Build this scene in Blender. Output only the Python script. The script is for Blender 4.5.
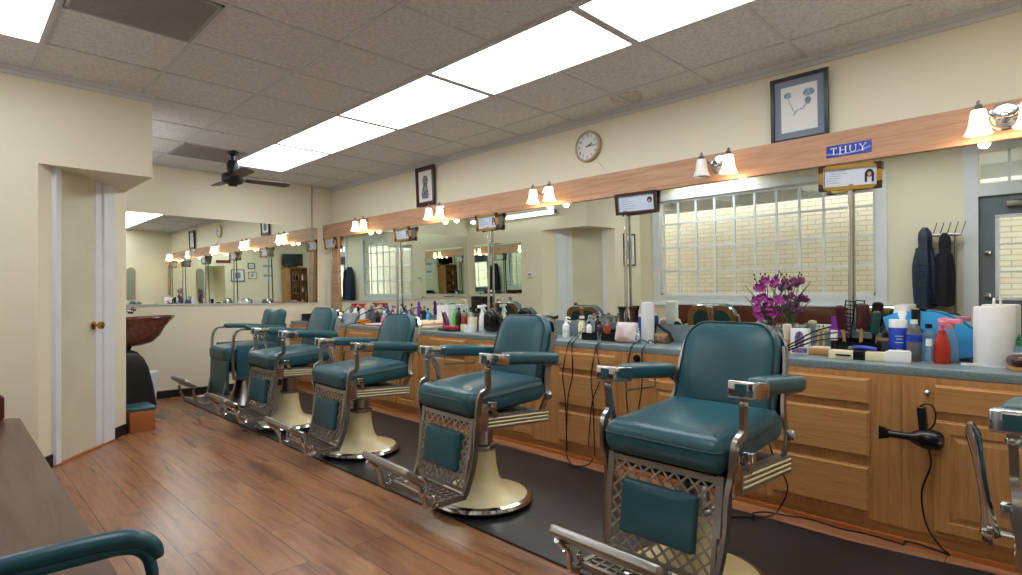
import bpy, bmesh, math, random
from mathutils import Vector, Matrix
PI = math.pi
random.seed(7)
for o in list(bpy.data.objects): bpy.data.objects.remove(o)
scn = bpy.context.scene
COL = scn.collection

# ---------------------------------------------------------------- camera, world, exposure
cd = bpy.data.cameras.new('camera'); cam = bpy.data.objects.new('camera', cd); COL.objects.link(cam)
cam.location = (0, 0, 1.1665); cam.rotation_euler = (PI/2, 0, -0.7815)
cd.sensor_width = 36; cd.lens = 572.9/1022*36; cd.shift_y = 7.3/1022; cd.clip_start = 0.02
scn.camera = cam
scn.view_settings.view_transform = 'Standard'; scn.view_settings.look = 'None'
scn.view_settings.gamma = 1; scn.view_settings.use_curve_mapping = False
scn.view_settings.exposure = 0.74
w = bpy.data.worlds.new('sky'); scn.world = w; w.use_nodes = True
w.node_tree.nodes['Background'].inputs[0].default_value = (0.86, 0.93, 1.0, 1)
w.node_tree.nodes['Background'].inputs[1].default_value = 3.4
PANEL = 4.6          # brightness of the fluorescent diffusers
FILL = 1.0

# ---------------------------------------------------------------- materials
def lin(c):
    if isinstance(c, str):
        c = c.lstrip('#'); c = [int(c[i:i+2], 16)/255 for i in (0, 2, 4)]
    return tuple(((x/12.92) if x <= .04045 else ((x+.055)/1.055)**2.4) for x in c[:3]) + (1,)
def setin(b, k, v):
    if k in b.inputs: b.inputs[k].default_value = v
def mat(name, col, rough=.5, metal=0, spec=None, emit=None, es=1, trans=0, alpha=1, coat=0, ior=None, bump=None, noise=None):
    m = bpy.data.materials.new(name); m.use_nodes = True
    nt = m.node_tree; b = nt.nodes['Principled BSDF']
    b.inputs['Base Color'].default_value = lin(col); b.inputs['Roughness'].default_value = rough
    b.inputs['Metallic'].default_value = metal
    if spec is not None: setin(b, 'Specular IOR Level', spec)
    if emit: setin(b, 'Emission Color', lin(emit)); setin(b, 'Emission Strength', es)
    setin(b, 'Transmission Weight', trans); setin(b, 'Alpha', alpha); setin(b, 'Coat Weight', coat)
    if ior: setin(b, 'IOR', ior)
    if noise or bump:
        tc = nt.nodes.new('ShaderNodeTexCoord'); n = nt.nodes.new('ShaderNodeTexNoise')
        nt.links.new(tc.outputs['Object'], n.inputs['Vector'])
        sc = (noise or bump)[0]; n.inputs['Scale'].default_value = sc; n.inputs['Detail'].default_value = 5
        if noise:
            r = nt.nodes.new('ShaderNodeMix'); r.data_type = 'RGBA'
            r.inputs[6].default_value = lin(col); r.inputs[7].default_value = lin(noise[1])
            mr = nt.nodes.new('ShaderNodeMapRange'); mr.inputs[1].default_value = .4; mr.inputs[2].default_value = .62
            nt.links.new(n.outputs['Fac'], mr.inputs[0]); nt.links.new(mr.outputs[0], r.inputs[0])
            nt.links.new(r.outputs[2], b.inputs['Base Color'])
        if bump:
            n2 = nt.nodes.new('ShaderNodeTexNoise'); nt.links.new(tc.outputs['Object'], n2.inputs['Vector'])
            n2.inputs['Scale'].default_value = bump[0]; n2.inputs['Detail'].default_value = 4
            bp = nt.nodes.new('ShaderNodeBump'); bp.inputs['Strength'].default_value = bump[1]; bp.inputs['Distance'].default_value = .003
            nt.links.new(n2.outputs['Fac'], bp.inputs['Height']); nt.links.new(bp.outputs[0], b.inputs['Normal'])
    return m
def wood(name, c1, c2, c3=None, scale=(1, 1, 1), rough=.4, planks=None, big=3.0, coat=0, grain=.28):
    """grain runs along the axis with the smallest scale"""
    m = bpy.data.materials.new(name); m.use_nodes = True; nt = m.node_tree; N = nt.nodes; L = nt.links
    b = N['Principled BSDF']; b.inputs['Roughness'].default_value = rough; setin(b, 'Coat Weight', coat)
    tc = N.new('ShaderNodeTexCoord'); mp = N.new('ShaderNodeMapping'); mp.inputs['Scale'].default_value = scale
    L.new(tc.outputs['Object'], mp.inputs['Vector'])
    n1 = N.new('ShaderNodeTexNoise'); n1.inputs['Scale'].default_value = big; n1.inputs['Detail'].default_value = 7
    n1.inputs['Distortion'].default_value = 1.2
    vec = mp.outputs['Vector']
    if planks:
        br = N.new('ShaderNodeTexBrick'); br.inputs['Scale'].default_value = 1.0
        br.inputs['Brick Width'].default_value = planks[0]; br.inputs['Row Height'].default_value = planks[1]
        br.inputs['Mortar Size'].default_value = .0016; br.inputs['Mortar Smooth'].default_value = .3
        br.inputs['Color1'].default_value = (0, 0, 0, 1); br.inputs['Color2'].default_value = (1, 1, 1, 1); br.inputs['Mortar'].default_value = (.5, .5, .5, 1)
        br.offset = .37
        m2 = N.new('ShaderNodeMapping'); m2.inputs['Rotation'].default_value = (0, 0, PI/2)
        L.new(tc.outputs['Object'], m2.inputs['Vector']); L.new(m2.outputs[0], br.inputs['Vector'])
        ad = N.new('ShaderNodeVectorMath'); ad.operation = 'MULTIPLY_ADD'
        L.new(br.outputs['Color'], ad.inputs[0]); ad.inputs[1].default_value = (7, 3, 5); L.new(vec, ad.inputs[2]); vec = ad.outputs[0]
    L.new(vec, n1.inputs['Vector'])
    n2 = N.new('ShaderNodeTexNoise'); n2.inputs['Scale'].default_value = big*7; n2.inputs['Detail'].default_value = 4
    L.new(vec, n2.inputs['Vector'])
    cr = N.new('ShaderNodeValToRGB'); e = cr.color_ramp.elements
    e[0].position = .3; e[0].color = lin(c2); e[1].position = .62; e[1].color = lin(c1)
    if c3: x = e.new(.43); x.color = lin(c3)
    L.new(n1.outputs['Fac'], cr.inputs[0])
    mx = N.new('ShaderNodeMix'); mx.data_type = 'RGBA'; mx.blend_type = 'MULTIPLY'; mx.inputs[0].default_value = grain
    cr2 = N.new('ShaderNodeValToRGB'); cr2.color_ramp.elements[0].position = .35; cr2.color_ramp.elements[0].color = (.5, .45, .4, 1)
    cr2.color_ramp.elements[1].position = .6; cr2.color_ramp.elements[1].color = (1, 1, 1, 1)
    L.new(n2.outputs['Fac'], cr2.inputs[0]); L.new(cr.outputs[0], mx.inputs[6]); L.new(cr2.outputs[0], mx.inputs[7])
    out = mx.outputs[2]
    if planks:
        m3 = N.new('ShaderNodeMix'); m3.data_type = 'RGBA'; m3.inputs[7].default_value = lin('#2c1509')
        L.new(br.outputs['Fac'], m3.inputs[0]); L.new(out, m3.inputs[6]); out = m3.outputs[2]
    L.new(out, b.inputs['Base Color'])
    return m
def speck(name, c1, c2, scale, rough=.35):
    return mat(name, c1, rough, noise=(scale, c2))

M = {}
M['wall'] = mat('cream_paint', '#e8dfc6', .6, bump=(60, .05))
M['wall2'] = mat('cream_paint_lower', '#dfd9c6', .6)
M['white'] = mat('white_gloss_paint', '#e0e3e7', .4, noise=(5, '#dbdee2'))
M['black_base'] = mat('black_vinyl_base', '#15120f', .45)
M['mirror'] = mat('silvered_glass', '#eaf1ea', .0, 1.0)
M['chrome'] = mat('polished_chrome', '#c9c8ca', .12, 1.0)
M['chrome2'] = mat('worn_chrome', '#a9a5a2', .28, 1.0)
M['lattice'] = mat('light_grey_cast_metal', '#aaa59e', .35, .8)
M['iron'] = mat('grey_enamelled_metal', '#8f8982', .4, .75)
M['teal'] = mat('teal_vinyl', '#275862', .34, bump=(28, .08), noise=(5, '#234f5a'))
M['tealdk'] = mat('dark_teal_piping', '#0d3037', .4)
M['cream'] = mat('cream_enamel', '#eddfb2', .3)
M['stripe'] = mat('cream_stripe', '#e6dcae', .4)
M['black'] = mat('black_plastic', '#0b0b0d', .25)
M['blackm'] = mat('black_rubber', '#141416', .5)
M['mat'] = mat('black_rubber_mat', '#1c1c20', .38, noise=(3, '#242428'), bump=(60, .08))
M['floor'] = wood('laminate_planks', '#a1714f', '#7a5138', '#936447', (9, .8, 1), .27, planks=(1.2, .19), big=1.6)
M['oak_h'] = wood('oak_along_counter', '#c08d56', '#ad7a46', None, (4, .35, 9), .4, big=4)
M['oak_v'] = wood('oak_upright', '#be8a53', '#aa7643', None, (6, 6, .4), .4, big=4)
M['band'] = wood('light_oak_band', '#c09474', '#a87a58', '#b58664', (4, .6, 10), .5, big=3)
M['oakstrip'] = mat('oak_strip', '#a5602e', .35)
M['bench'] = wood('dark_bench_wood', '#6e5146', '#4d352c', None, (5, .5, 4), .3, big=3)
M['benchred'] = mat('red_brown_wood', '#5a2a1a', .25)
M['counter'] = speck('grey_green_laminate', '#76878a', '#66777b', 90, .3)
M['door'] = mat('cream_door_paint', '#d3ceb4', .45, noise=(3, '#cdc7ac'))
M['brown_glaze'] = mat('brown_porcelain', '#63392d', .2, noise=(25, '#754739'))
M['grey_door'] = mat('grey_steel_door', '#6b737c', .45)
M['glass'] = mat('clear_glass', '#ffffff', 0, trans=1, ior=1.02)
M['clear'] = mat('clear_bottle_plastic', '#eef3f4', .06, trans=.9, ior=1.2)
M['frost'] = mat('frosted_shade_off', '#dfdad6', .35)
M['tube'] = mat('lit_diffuser', '#ffffff', .5, emit='#f4faff', es=PANEL)
M['lit'] = mat('lit_frosted_shade', '#fff2dd', .4, emit='#ffdcb0', es=1.1)
M['tbar'] = mat('ceiling_grid_metal', '#cfcccc', .5)
M['crown'] = mat('grey_white_moulding', '#d2d1d2', .5)
M['gold'] = mat('gold_frame', '#b28a3c', .35, .3)
M['dkwood'] = mat('dark_brown_frame', '#3a231c', .35)
M['blackfr'] = mat('black_frame', '#14131a', .3)
M['paper'] = mat('bluish_paper', '#c9d2e2', .6)
M['pw'] = mat('white_paper', '#e4e3e2', .7)
M['ink'] = mat('dark_ink', '#39414f', .7)
M['matgrey'] = mat('blue_grey_mount', '#7b8797', .7)
M['redmat'] = mat('red_mount', '#7c1f20', .7)
M['skin'] = mat('portrait_skin', '#c99b86', .7)
M['hair'] = mat('portrait_hair', '#1b1418', .7)
M['blue'] = mat('blue_label', '#1b3fa8', .35)
M['bluesign'] = mat('blue_sign', '#1838a0', .25)
M['sky'] = mat('light_blue_plastic', '#3aa0dc', .35)
M['wplastic'] = mat('white_plastic', '#e9e9ea', .3)
M['red'] = mat('red_liquid', '#cf4434', .15, trans=.35, ior=1.3)
M['redp'] = mat('red_plastic', '#c01f2a', .3)
M['pink'] = mat('pink_plastic', '#e87f92', .3)
M['purple'] = mat('purple_plastic', '#6f2390', .3)
M['orchid'] = mat('orchid_petals', '#8a2878', .5, noise=(30, '#a83f93'))
M['stem'] = mat('plant_stem', '#4f5a3c', .6)
M['bud'] = mat('plant_bud', '#7a5a4a', .6)
M['green'] = mat('green_plastic', '#1e8a52', .3)
M['lime'] = mat('bright_green_plastic', '#4fd43a', .3)
M['bottlegreen'] = mat('dark_green_plastic', '#123c38', .25)
M['ltwood'] = mat('light_turned_wood', '#cf9a55', .35)
M['bristle'] = mat('badger_bristle', '#cdbfa8', .9)
M['tan'] = mat('tan_wood', '#b98a52', .4)
M['creambox'] = mat('cream_plastic', '#e3d8b2', .4)
M['maroon'] = mat('maroon_wood', '#3b1018', .25)
M['steel'] = mat('brushed_steel', '#8b9297', .3, 1)
M['navy'] = mat('navy_quilt', '#1b2742', .55)
M['coatblack'] = mat('black_cloth', '#0d0d12', .8)
M['vent'] = mat('dusty_vent', '#a9a5a4', .7)
M['ventdk'] = mat('vent_shadow', '#7d797b', .8)
M['fan'] = mat('dark_bronze_fan', '#2c2a2c', .35, .5)
M['blade'] = mat('brown_fan_blade', '#66564a', .5)
M['towel'] = mat('beige_towel', '#d9c3a5', .9)
M['orange'] = mat('orange_card', '#e08a28', .5)
M['amber'] = mat('amber_bottle', '#a3431c', .2)
M['magenta'] = mat('magenta_plastic', '#c22b86', .3)
M['brick'] = None
M['outer'] = mat('outside_soffit_paint', '#d8d8d4', .6)
M['pave'] = mat('concrete_paving', '#a19c92', .8)
M['tv'] = mat('black_screen', '#0a0c12', .1)
M['poster'] = mat('poster_blue', '#8fa6bf', .6)

def ceil_mat():
    m = bpy.data.materials.new('ceiling_tile'); m.use_nodes = True; nt = m.node_tree; N = nt.nodes; L = nt.links
    b = N['Principled BSDF']; b.inputs['Roughness'].default_value = .9
    tc = N.new('ShaderNodeTexCoord'); n = N.new('ShaderNodeTexNoise'); n.inputs['Scale'].default_value = 55; n.inputs['Detail'].default_value = 6
    L.new(tc.outputs['Object'], n.inputs['Vector'])
    cr = N.new('ShaderNodeValToRGB'); cr.color_ramp.elements[0].position = .35; cr.color_ramp.elements[0].color = lin('#cdcaca')
    cr.color_ramp.elements[1].position = .6; cr.color_ramp.elements[1].color = lin('#e2dfde'); L.new(n.outputs['Fac'], cr.inputs[0])
    # a water stain with a browner rim on the tile by the wall
    mp = N.new('ShaderNodeMapping'); mp.inputs['Location'].default_value = (-3.6, -2.40, -2.63)
    L.new(tc.outputs['Object'], mp.inputs['Vector'])
    n2 = N.new('ShaderNodeTexNoise'); n2.inputs['Scale'].default_value = 9; L.new(tc.outputs['Object'], n2.inputs['Vector'])
    ln = N.new('ShaderNodeVectorMath'); ln.operation = 'LENGTH'; L.new(mp.outputs[0], ln.inputs[0])
    ad = N.new('ShaderNodeMath'); ad.operation = 'ADD'; L.new(ln.outputs['Value'], ad.inputs[0])
    mu = N.new('ShaderNodeMath'); mu.operation = 'MULTIPLY'; mu.inputs[1].default_value = .22; L.new(n2.outputs['Fac'], mu.inputs[0]); L.new(mu.outputs[0], ad.inputs[1])
    c2 = N.new('ShaderNodeValToRGB'); e = c2.color_ramp.elements; e[0].position = 0; e[0].color = (.35, .35, .35, 1); e[1].position = .24; e[1].color = (0, 0, 0, 1)
    x = e.new(.20); x.color = (.3, .3, .3, 1); x = e.new(.225); x.color = (.75, .75, .75, 1); L.new(ad.outputs[0], c2.inputs[0])
    mx = N.new('ShaderNodeMix'); mx.data_type = 'RGBA'; mx.inputs[7].default_value = lin('#b59a84'); L.new(c2.outputs[0], mx.inputs[0]); L.new(cr.outputs[0], mx.inputs[6])
    L.new(mx.outputs[2], b.inputs['Base Color'])
    bp = N.new('ShaderNodeBump'); bp.inputs['Strength'].default_value = .3; bp.inputs['Distance'].default_value = .004
    L.new(n.outputs['Fac'], bp.inputs['Height']); L.new(bp.outputs[0], b.inputs['Normal'])
    return m
M['tile'] = ceil_mat()
def brick_mat():
    m = bpy.data.materials.new('painted_brick'); m.use_nodes = True; nt = m.node_tree; N = nt.nodes; L = nt.links
    b = N['Principled BSDF']; b.inputs['Roughness'].default_value = .8
    tc = N.new('ShaderNodeTexCoord'); mp = N.new('ShaderNodeMapping'); mp.inputs['Rotation'].default_value = (PI/2, 0, PI/2)
    sx = N.new('ShaderNodeSeparateXYZ'); cx = N.new('ShaderNodeCombineXYZ')
    L.new(tc.outputs['Object'], sx.inputs[0]); L.new(sx.outputs[1], cx.inputs[0]); L.new(sx.outputs[2], cx.inputs[1])
    br = N.new('ShaderNodeTexBrick'); br.inputs['Scale'].default_value = 1; br.inputs['Brick Width'].default_value = .22; br.inputs['Row Height'].default_value = .07
    br.inputs['Mortar Size'].default_value = .006; br.inputs['Color1'].default_value = lin('#dccfb8'); br.inputs['Color2'].default_value = lin('#d3c5ab'); br.inputs['Mortar'].default_value = lin('#b3a68e')
    L.new(cx.outputs[0], br.inputs['Vector']); L.new(br.outputs['Color'], b.inputs['Base Color'])
    bp = N.new('ShaderNodeBump'); bp.inputs['Strength'].default_value = .6; bp.inputs['Distance'].default_value = .01; bp.invert = True
    L.new(br.outputs['Fac'], bp.inputs['Height']); L.new(bp.outputs[0], b.inputs['Normal'])
    return m
M['brick'] = brick_mat()

# ---------------------------------------------------------------- mesh helpers
class MB:
    def __init__(s): s.bm = bmesh.new()
    def add(s, verts, faces, T=None):
        vs = [s.bm.verts.new((T @ Vector(v)) if T else v) for v in verts]
        for f in faces:
            try: s.bm.faces.new([vs[i] for i in f])
            except ValueError: pass
        return s
    def box(s, x0, x1, y0, y1, z0, z1, T=None, bev=0):
        v = [(x, y, z) for x in (x0, x1) for y in (y0, y1) for z in (z0, z1)]
        f = [(0, 1, 3, 2), (4, 6, 7, 5), (0, 4, 5, 1), (2, 3, 7, 6), (0, 2, 6, 4), (1, 5, 7, 3)]
        if bev:
            b2 = bmesh.new(); vs = [b2.verts.new(p) for p in v]
            for q in f: b2.faces.new([vs[i] for i in q])
            bmesh.ops.bevel(b2, geom=b2.edges[:], offset=bev, segments=3, affect='EDGES', profile=.5)
            b2.verts.index_update()
            s.add([tuple(q.co) for q in b2.verts], [[q.index for q in fc.verts] for fc in b2.faces], T); b2.free()
        else: s.add(v, f, T)
        return s
    def lathe(s, prof, n=24, T=None, cap=True, sx=1, sy=1):
        vs = []; fs = []
        for (r, z) in prof:
            for i in range(n): a = 2*PI*i/n; vs.append((r*math.cos(a)*sx, r*math.sin(a)*sy, z))
        for k in range(len(prof)-1):
            for i in range(n): j = (i+1) % n; fs.append((k*n+i, k*n+j, (k+1)*n+j, (k+1)*n+i))
        if cap:
            if prof[0][0] > 1e-5: fs.append(tuple(reversed(range(n))))
            if prof[-1][0] > 1e-5: fs.append(tuple((len(prof)-1)*n+i for i in range(n)))
        s.add(vs, fs, T); return s
    def cyl(s, r, p0, p1, n=16, r2=None):
        p0 = Vector(p0); p1 = Vector(p1); d = p1-p0; q = d.to_track_quat('Z', 'Y')
        return s.lathe([(r, 0), (r if r2 is None else r2, d.length)], n, Matrix.Translation(p0) @ q.to_matrix().to_4x4())
    def tube(s, pts, r, n=8, smooth=0, closed=False, flat=None, side=(0, 1, 0)):
        """r number or list; flat=(a,b): rectangular section a along 'side', b across"""
        P = [Vector(p) for p in pts]
        if smooth:
            Q = []; R = []
            rr = r if isinstance(r, (list, tuple)) else [r]*len(P)
            m = len(P)
            rng = range(m) if closed else range(m-1)
            for i in rng:
                if closed: p0, p1, p2, p3 = P[(i-1) % m], P[i], P[(i+1) % m], P[(i+2) % m]
                else: p0, p1, p2, p3 = P[max(i-1, 0)], P[i], P[i+1], P[min(i+2, m-1)]
                for k in range(smooth):
                    t = k/smooth
                    Q.append(.5*((2*p1)+(-p0+p2)*t+(2*p0-5*p1+4*p2-p3)*t*t+(-p0+3*p1-3*p2+p3)*t**3))
                    R.append(rr[i]*(1-t)+rr[(i+1) % m]*t)
            if not closed: Q.append(P[-1]); R.append(rr[-1])
            P = Q; r = R
        m = len(P); rr = r if isinstance(r, (list, tuple)) else [r]*m
        if flat: n = 4
        vs = []; fs = []; up = None
        for i, p in enumerate(P):
            if closed: t = (P[(i+1) % m]-P[i-1]).normalized()
            else: t = (P[min(i+1, m-1)]-P[max(i-1, 0)]).normalized()
            if flat:
                a = Vector(side); b = t.cross(a).normalized(); a = b.cross(t).normalized()
                for (u, v) in ((1, 1), (-1, 1), (-1, -1), (1, -1)): vs.append(tuple(p+a*flat[0]*u+b*flat[1]*v))
            else:
                if up is None:
                    up = Vector((0, 0, 1)) if abs(t.z) < .9 else Vector((1, 0, 0))
                a = (up-t*up.dot(t)); a = a.normalized() if a.length > 1e-6 else t.orthogonal().normalized()
                up = a; b = t.cross(a)
                for k in range(n): an = 2*PI*k/n; vs.append(tuple(p+(a*math.cos(an)+b*math.sin(an))*rr[i]))
        lim = m if closed else m-1
        for i in range(lim):
            for k in range(n): j = (k+1) % n; i2 = (i+1) % m; fs.append((i*n+k, i*n+j, i2*n+j, i2*n+k))
        if not closed: fs.append(tuple(reversed(range(n)))); fs.append(tuple((m-1)*n+k for k in range(n)))
        s.add(vs, fs); return s
    def prism(s, outline, h0, h1, T=None):
        n = len(outline); v = [(x, y, h0) for x, y in outline]+[(x, y, h1) for x, y in outline]
        f = [tuple(reversed(range(n))), tuple(range(n, 2*n))]+[(i, (i+1) % n, n+(i+1) % n, n+i) for i in range(n)]
        return s.add(v, f, T)
    def pad(s, outline, th, r, crown=0, T=None, backcrown=0):
        """upholstered pad: outline in xy (ccw), thickness th along z (0..th), rounded edges"""
        n = len(outline); O = [Vector((x, y)) for x, y in outline]; nor = []
        for i in range(n):
            d = (O[(i+1) % n]-O[i-1]).normalized(); nor.append(Vector((d.y, -d.x)))
        c = Vector(((max(v.x for v in O)+min(v.x for v in O))/2, (max(v.y for v in O)+min(v.y for v in O))/2))
        hx = max(v.x for v in O)-c.x; hy = max(v.y for v in O)-c.y
        rings = []
        for k in range(7, 0, -1): rings.append((k/8.0, 0, 'in', -1))
        for k in range(5): a = k/4*PI/2; rings.append((r*(1-math.sin(a)), r*(1-math.cos(a)), 'off', -1))
        for k in range(5): a = k/4*PI/2; rings.append((r*(1-math.cos(a)), th-r*(1-math.sin(a)), 'off', 1))
        for k in range(1, 8): rings.append((k/8.0, th, 'in', 1))
        vs = [(c.x, c.y, -backcrown)]
        for (a, z, kind, sgn) in rings:
            for i in range(n):
                if kind == 'off': p = O[i]-nor[i]*a; zz = z
                else:
                    e = O[i]-nor[i]*r; p = e.lerp(c, a)
                    q = p-c; cc = max(0, 1-abs(q.x/hx)**2.4)*max(0, 1-abs(q.y/hy)**2.4)
                    zz = z+crown*cc if sgn > 0 else z-backcrown*cc
                vs.append((p.x, p.y, zz))
        vs.append((c.x, c.y, th+crown)); R = len(rings); f = []
        for i in range(n): f.append((0, 1+(i+1) % n, 1+i))
        for k in range(R-1):
            for i in range(n): j = (i+1) % n; f.append((1+k*n+i, 1+k*n+j, 1+(k+1)*n+j, 1+(k+1)*n+i))
        last = len(vs)-1
        for i in range(n): f.append((1+(R-1)*n+i, 1+(R-1)*n+(i+1) % n, last))
        return s.add(vs, f, T)
    def sphere(s, c, r, n=14, sc=(1, 1, 1)):
        prof = [(max(r*math.sin(PI*k/8), 0), -r*math.cos(PI*k/8)) for k in range(9)]
        return s.lathe(prof, n, Matrix.Translation(c) @ Matrix.Diagonal((sc[0], sc[1], sc[2], 1)), cap=False)
    def build(s, name, m, parent=None, smooth=True, angle=35, loc=None, rotz=0):
        bmesh.ops.remove_doubles(s.bm, verts=s.bm.verts[:], dist=1e-5)
        bmesh.ops.recalc_face_normals(s.bm, faces=s.bm.faces[:])
        me = bpy.data.meshes.new(name)
        if smooth:
            for f in s.bm.faces: f.smooth = True
            for e in s.bm.edges:
                if len(e.link_faces) == 2 and e.calc_face_angle(0) > math.radians(angle): e.smooth = False
        s.bm.to_mesh(me); s.bm.free()
        o = bpy.data.objects.new(name, me); COL.objects.link(o)
        me.materials.append(M[m] if isinstance(m, str) else m)
        if parent: o.parent = parent
        if loc: o.location = loc
        if rotz: o.rotation_euler.z = rotz
        return o
def B(*a, **k): return MB().box(*a, **k)
def tag(o, label=None, cat=None, group=None, kind=None):
    if label: o['label'] = label
    if cat: o['category'] = cat
    if group: o['group'] = group
    if kind: o['kind'] = kind
    return o
def thing(name, label, cat, loc=(0, 0, 0), rotz=0, group=None):
    o = bpy.data.objects.new(name, None); COL.objects.link(o); o.location = loc; o.rotation_euler.z = rotz
    o.empty_display_size = .05
    return tag(o, label, cat, group)
def struct(o): o['kind'] = 'structure'; return o
def kids(o): return [c for c in bpy.data.objects if c.parent == o]
def copy_tree(o, parent=None):
    c = o.copy(); COL.objects.link(c)
    if parent: c.parent = parent
    for ch in kids(o): copy_tree(ch, c)
    return c
def rrect(w, h, r, n=5, r2=None):
    """ccw rounded rectangle centred on 0; r2 = radius of the two +y corners"""
    pts = []; r2 = r if r2 is None else r2
    for (cx, cy, a0, rr) in ((1, -1, -PI/2, r), (1, 1, 0, r2), (-1, 1, PI/2, r2), (-1, -1, PI, r)):
        for k in range(n+1):
            a = a0+PI/2*k/n; pts.append((cx*(w/2-rr)+rr*math.cos(a), cy*(h/2-rr)+rr*math.sin(a)))
    # subdivide straight runs
    out = []
    for i, p in enumerate(pts):
        q = pts[(i+1) % len(pts)]; out.append(p); d = math.dist(p, q); m = int(d/.06)
        for k in range(1, m+1): t = k/(m+1); out.append((p[0]*(1-t)+q[0]*t, p[1]*(1-t)+q[1]*t))
    return out
def frameT(origin, xa, ya):
    """matrix taking local xy plane to the plane spanned by xa, ya"""
    xa = Vector(xa).normalized(); ya = Vector(ya).normalized(); za = xa.cross(ya).normalized(); ya = za.cross(xa)
    m = Matrix((xa, ya, za)).transposed().to_4x4(); m.translation = Vector(origin); return m

# ---------------------------------------------------------------- the room
H = 2.63; YB = 7.35; XW = 3.80; XL = -0.22; YF = -0.40; XF = 3.715
struct(B(XL-.15, XW+.1, YF-.1, YB+.1, -.06, 0).build('floor', 'floor', smooth=False))
struct(B(XL-.15, XW+.1, YF-.1, YB+.1, H, H+.05).build('ceiling', 'tile', smooth=False))
struct(B(XW, XW+.1, YF-.1, YB+.1, 0, H).build('wall_right', 'wall', smooth=False))
struct(B(XF, XW, -.22, YB, 0, 2.0).build('wall_right_lower', 'wall2', smooth=False))
struct(B(1.095, XW, YB, YB+.1, 0, H).build('wall_back', 'wall', smooth=False))
# front wall, with the recessed opening near the far corner
g = MB(); g.box(XL-.15, 2.42, YF-.1, YF, 0, H); g.box(2.88, XW, YF-.1, YF, 0, H); g.box(2.42, 2.88, YF-.1, YF, 1.84, H)
g.box(2.40, 2.42, YF-.8, YF-.1, 0, 1.86); g.box(2.88, 2.90, YF-.8, YF-.1, 0, 1.86); g.box(2.40, 2.90, YF-.82, YF-.8, 0, 1.86); g.box(2.40, 2.90, YF-.8, YF-.1, 1.84, 1.86)
struct(g.build('wall_front', 'wall', smooth=False))
# left block with the diagonal doorway
YA = 4.85
blk = [(XL-.15, YA), (1.095, YA), (1.095, YB), (XL-.15, YB)]
A = Vector((.445, YA)); Bp = Vector((1.095, 5.70))
g = MB(); g.prism(blk, 2.03, H)
g.prism([(XL-.15, YA), (A.x, A.y), (Bp.x, Bp.y), (1.095, YB), (XL-.15, YB)], 0, 2.03)
struct(g.build('wall_left_block', 'wall', smooth=False))
# window wall: opening for the windows and for the door
wy0, wy1, wz0, wz1 = 1.72, 4.50, 1.03, 2.42
dy0, dy1, dz1 = -.14, .80, 2.05; tz0, tz1 = 2.18, 2.50
g = MB(); x0, x1 = XL-.15, XL
g.box(x0, x1, wy1, YA, 0, H); g.box(x0, x1, wy0, wy1, 0, wz0); g.box(x0, x1, wy0, wy1, wz1, H)
g.box(x0, x1, dy1, wy0, 0, H); g.box(x0, x1, dy0, dy1, tz1, H); g.box(x0, x1, dy0, dy1, dz1, tz0); g.box(x0, x1, YF, dy0, 0, H)
struct(g.build('wall_left', 'wall', smooth=False))
# baseboards
struct(B(1.095, 3.2, YB-.012, YB, 0, .085).build('baseboard_back', 'black_base', smooth=False))
d = (Bp-A).normalized(); nrm = Vector((d.y, -d.x))
def along(t0, t1, off0, off1, z0, z1, g):
    p = [A+d*t0+nrm*off0, A+d*t1+nrm*off0, A+d*t1+nrm*off1, A+d*t0+nrm*off1]
    g.prism([(q.x, q.y) for q in p], z0, z1); return g
Ld = (Bp-A).length
g = MB(); along(0, .13, 0, .012, 0, .085, g); along(.845, Ld, 0, .012, 0, .085, g)
struct(g.build('baseboard_left', 'black_base', smooth=False))
struct(B(XL, A.x, YA-.012, YA, 0, .085).build('baseboard_alcove', 'black_base', smooth=False))
# crown mouldings
g = MB()
g.box(XW-.028, XW, YF, YB, H-.028, H); g.box(XW-.014, XW, YF, YB, H-.055, H-.028)
g.box(XL, 1.110, YA-.028, YA, H-.03, H); g.box(XL, 1.102, YA-.014, YA, H-.055, H-.03)
struct(g.build('trim_1', 'crown', smooth=False))
g = MB(); g.box(1.095, XW-.03, YB-.012, YB, H-.02, H); g.box(1.095, 1.115, YA, YB, H-.02, H)
struct(g.build('trim_2', 'tbar', smooth=False))
# ceiling grid bars
GX = [2.2466+.61*i for i in range(-4, 3)]; GY = [3.054+.61*j for j in range(-5, 8)]
g = MB()
for x in GX: g.box(x-.012, x+.012, YF, YB, H-.006, H)
for y in GY: g.box(XL, XW, y-.011, y+.011, H-.0065, H-.0005)
struct(g.build('trim_3', 'tbar', smooth=False))
# faint conduit joint in the back corner
struct(B(3.515, 3.523, YB-.016, YB-.006, 1.90, H).build('trim_4', 'iron', smooth=False))

# diagonal door: casing, door, knob
g = MB(); along(.13, .185, 0, .03, 0, 2.03, g); along(.62, .845, 0, .012, 0, 2.03, g); along(.70, .845, 0, .03, 0, 2.03, g)
cas = struct(g.build('trim_5', 'white', smooth=False))
dd = thing('door_1', None, None); del_keys = None; dd['kind'] = 'structure'
g = MB(); along(.185, .62, -.0, .008, .012, 2.03, g); g.build('door_panel', 'door', dd, smooth=False)
p = A+d*.585+nrm*.012
k = MB().lathe([(.0, 0), (.03, 0), (.03, .006), (.011, .012), (.011, .035), (.026, .042), (.03, .055), (.026, .068), (.0, .074)], 20,
               frameT((p.x, p.y, .935), (d.x, d.y, 0), (0, 0, 1)))
o = k.build('door_knob', mat('brass', '#b58a3e', .2, 1), dd); o['label'] = 'round brass door knob'
struct(MB().prism([(q.x, q.y) for q in (A+d*.13, A+d*.845, A+d*.845+nrm*.035, A+d*.13+nrm*.035)], 0, .012).build('trim_6', 'oakstrip', smooth=False))

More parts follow.
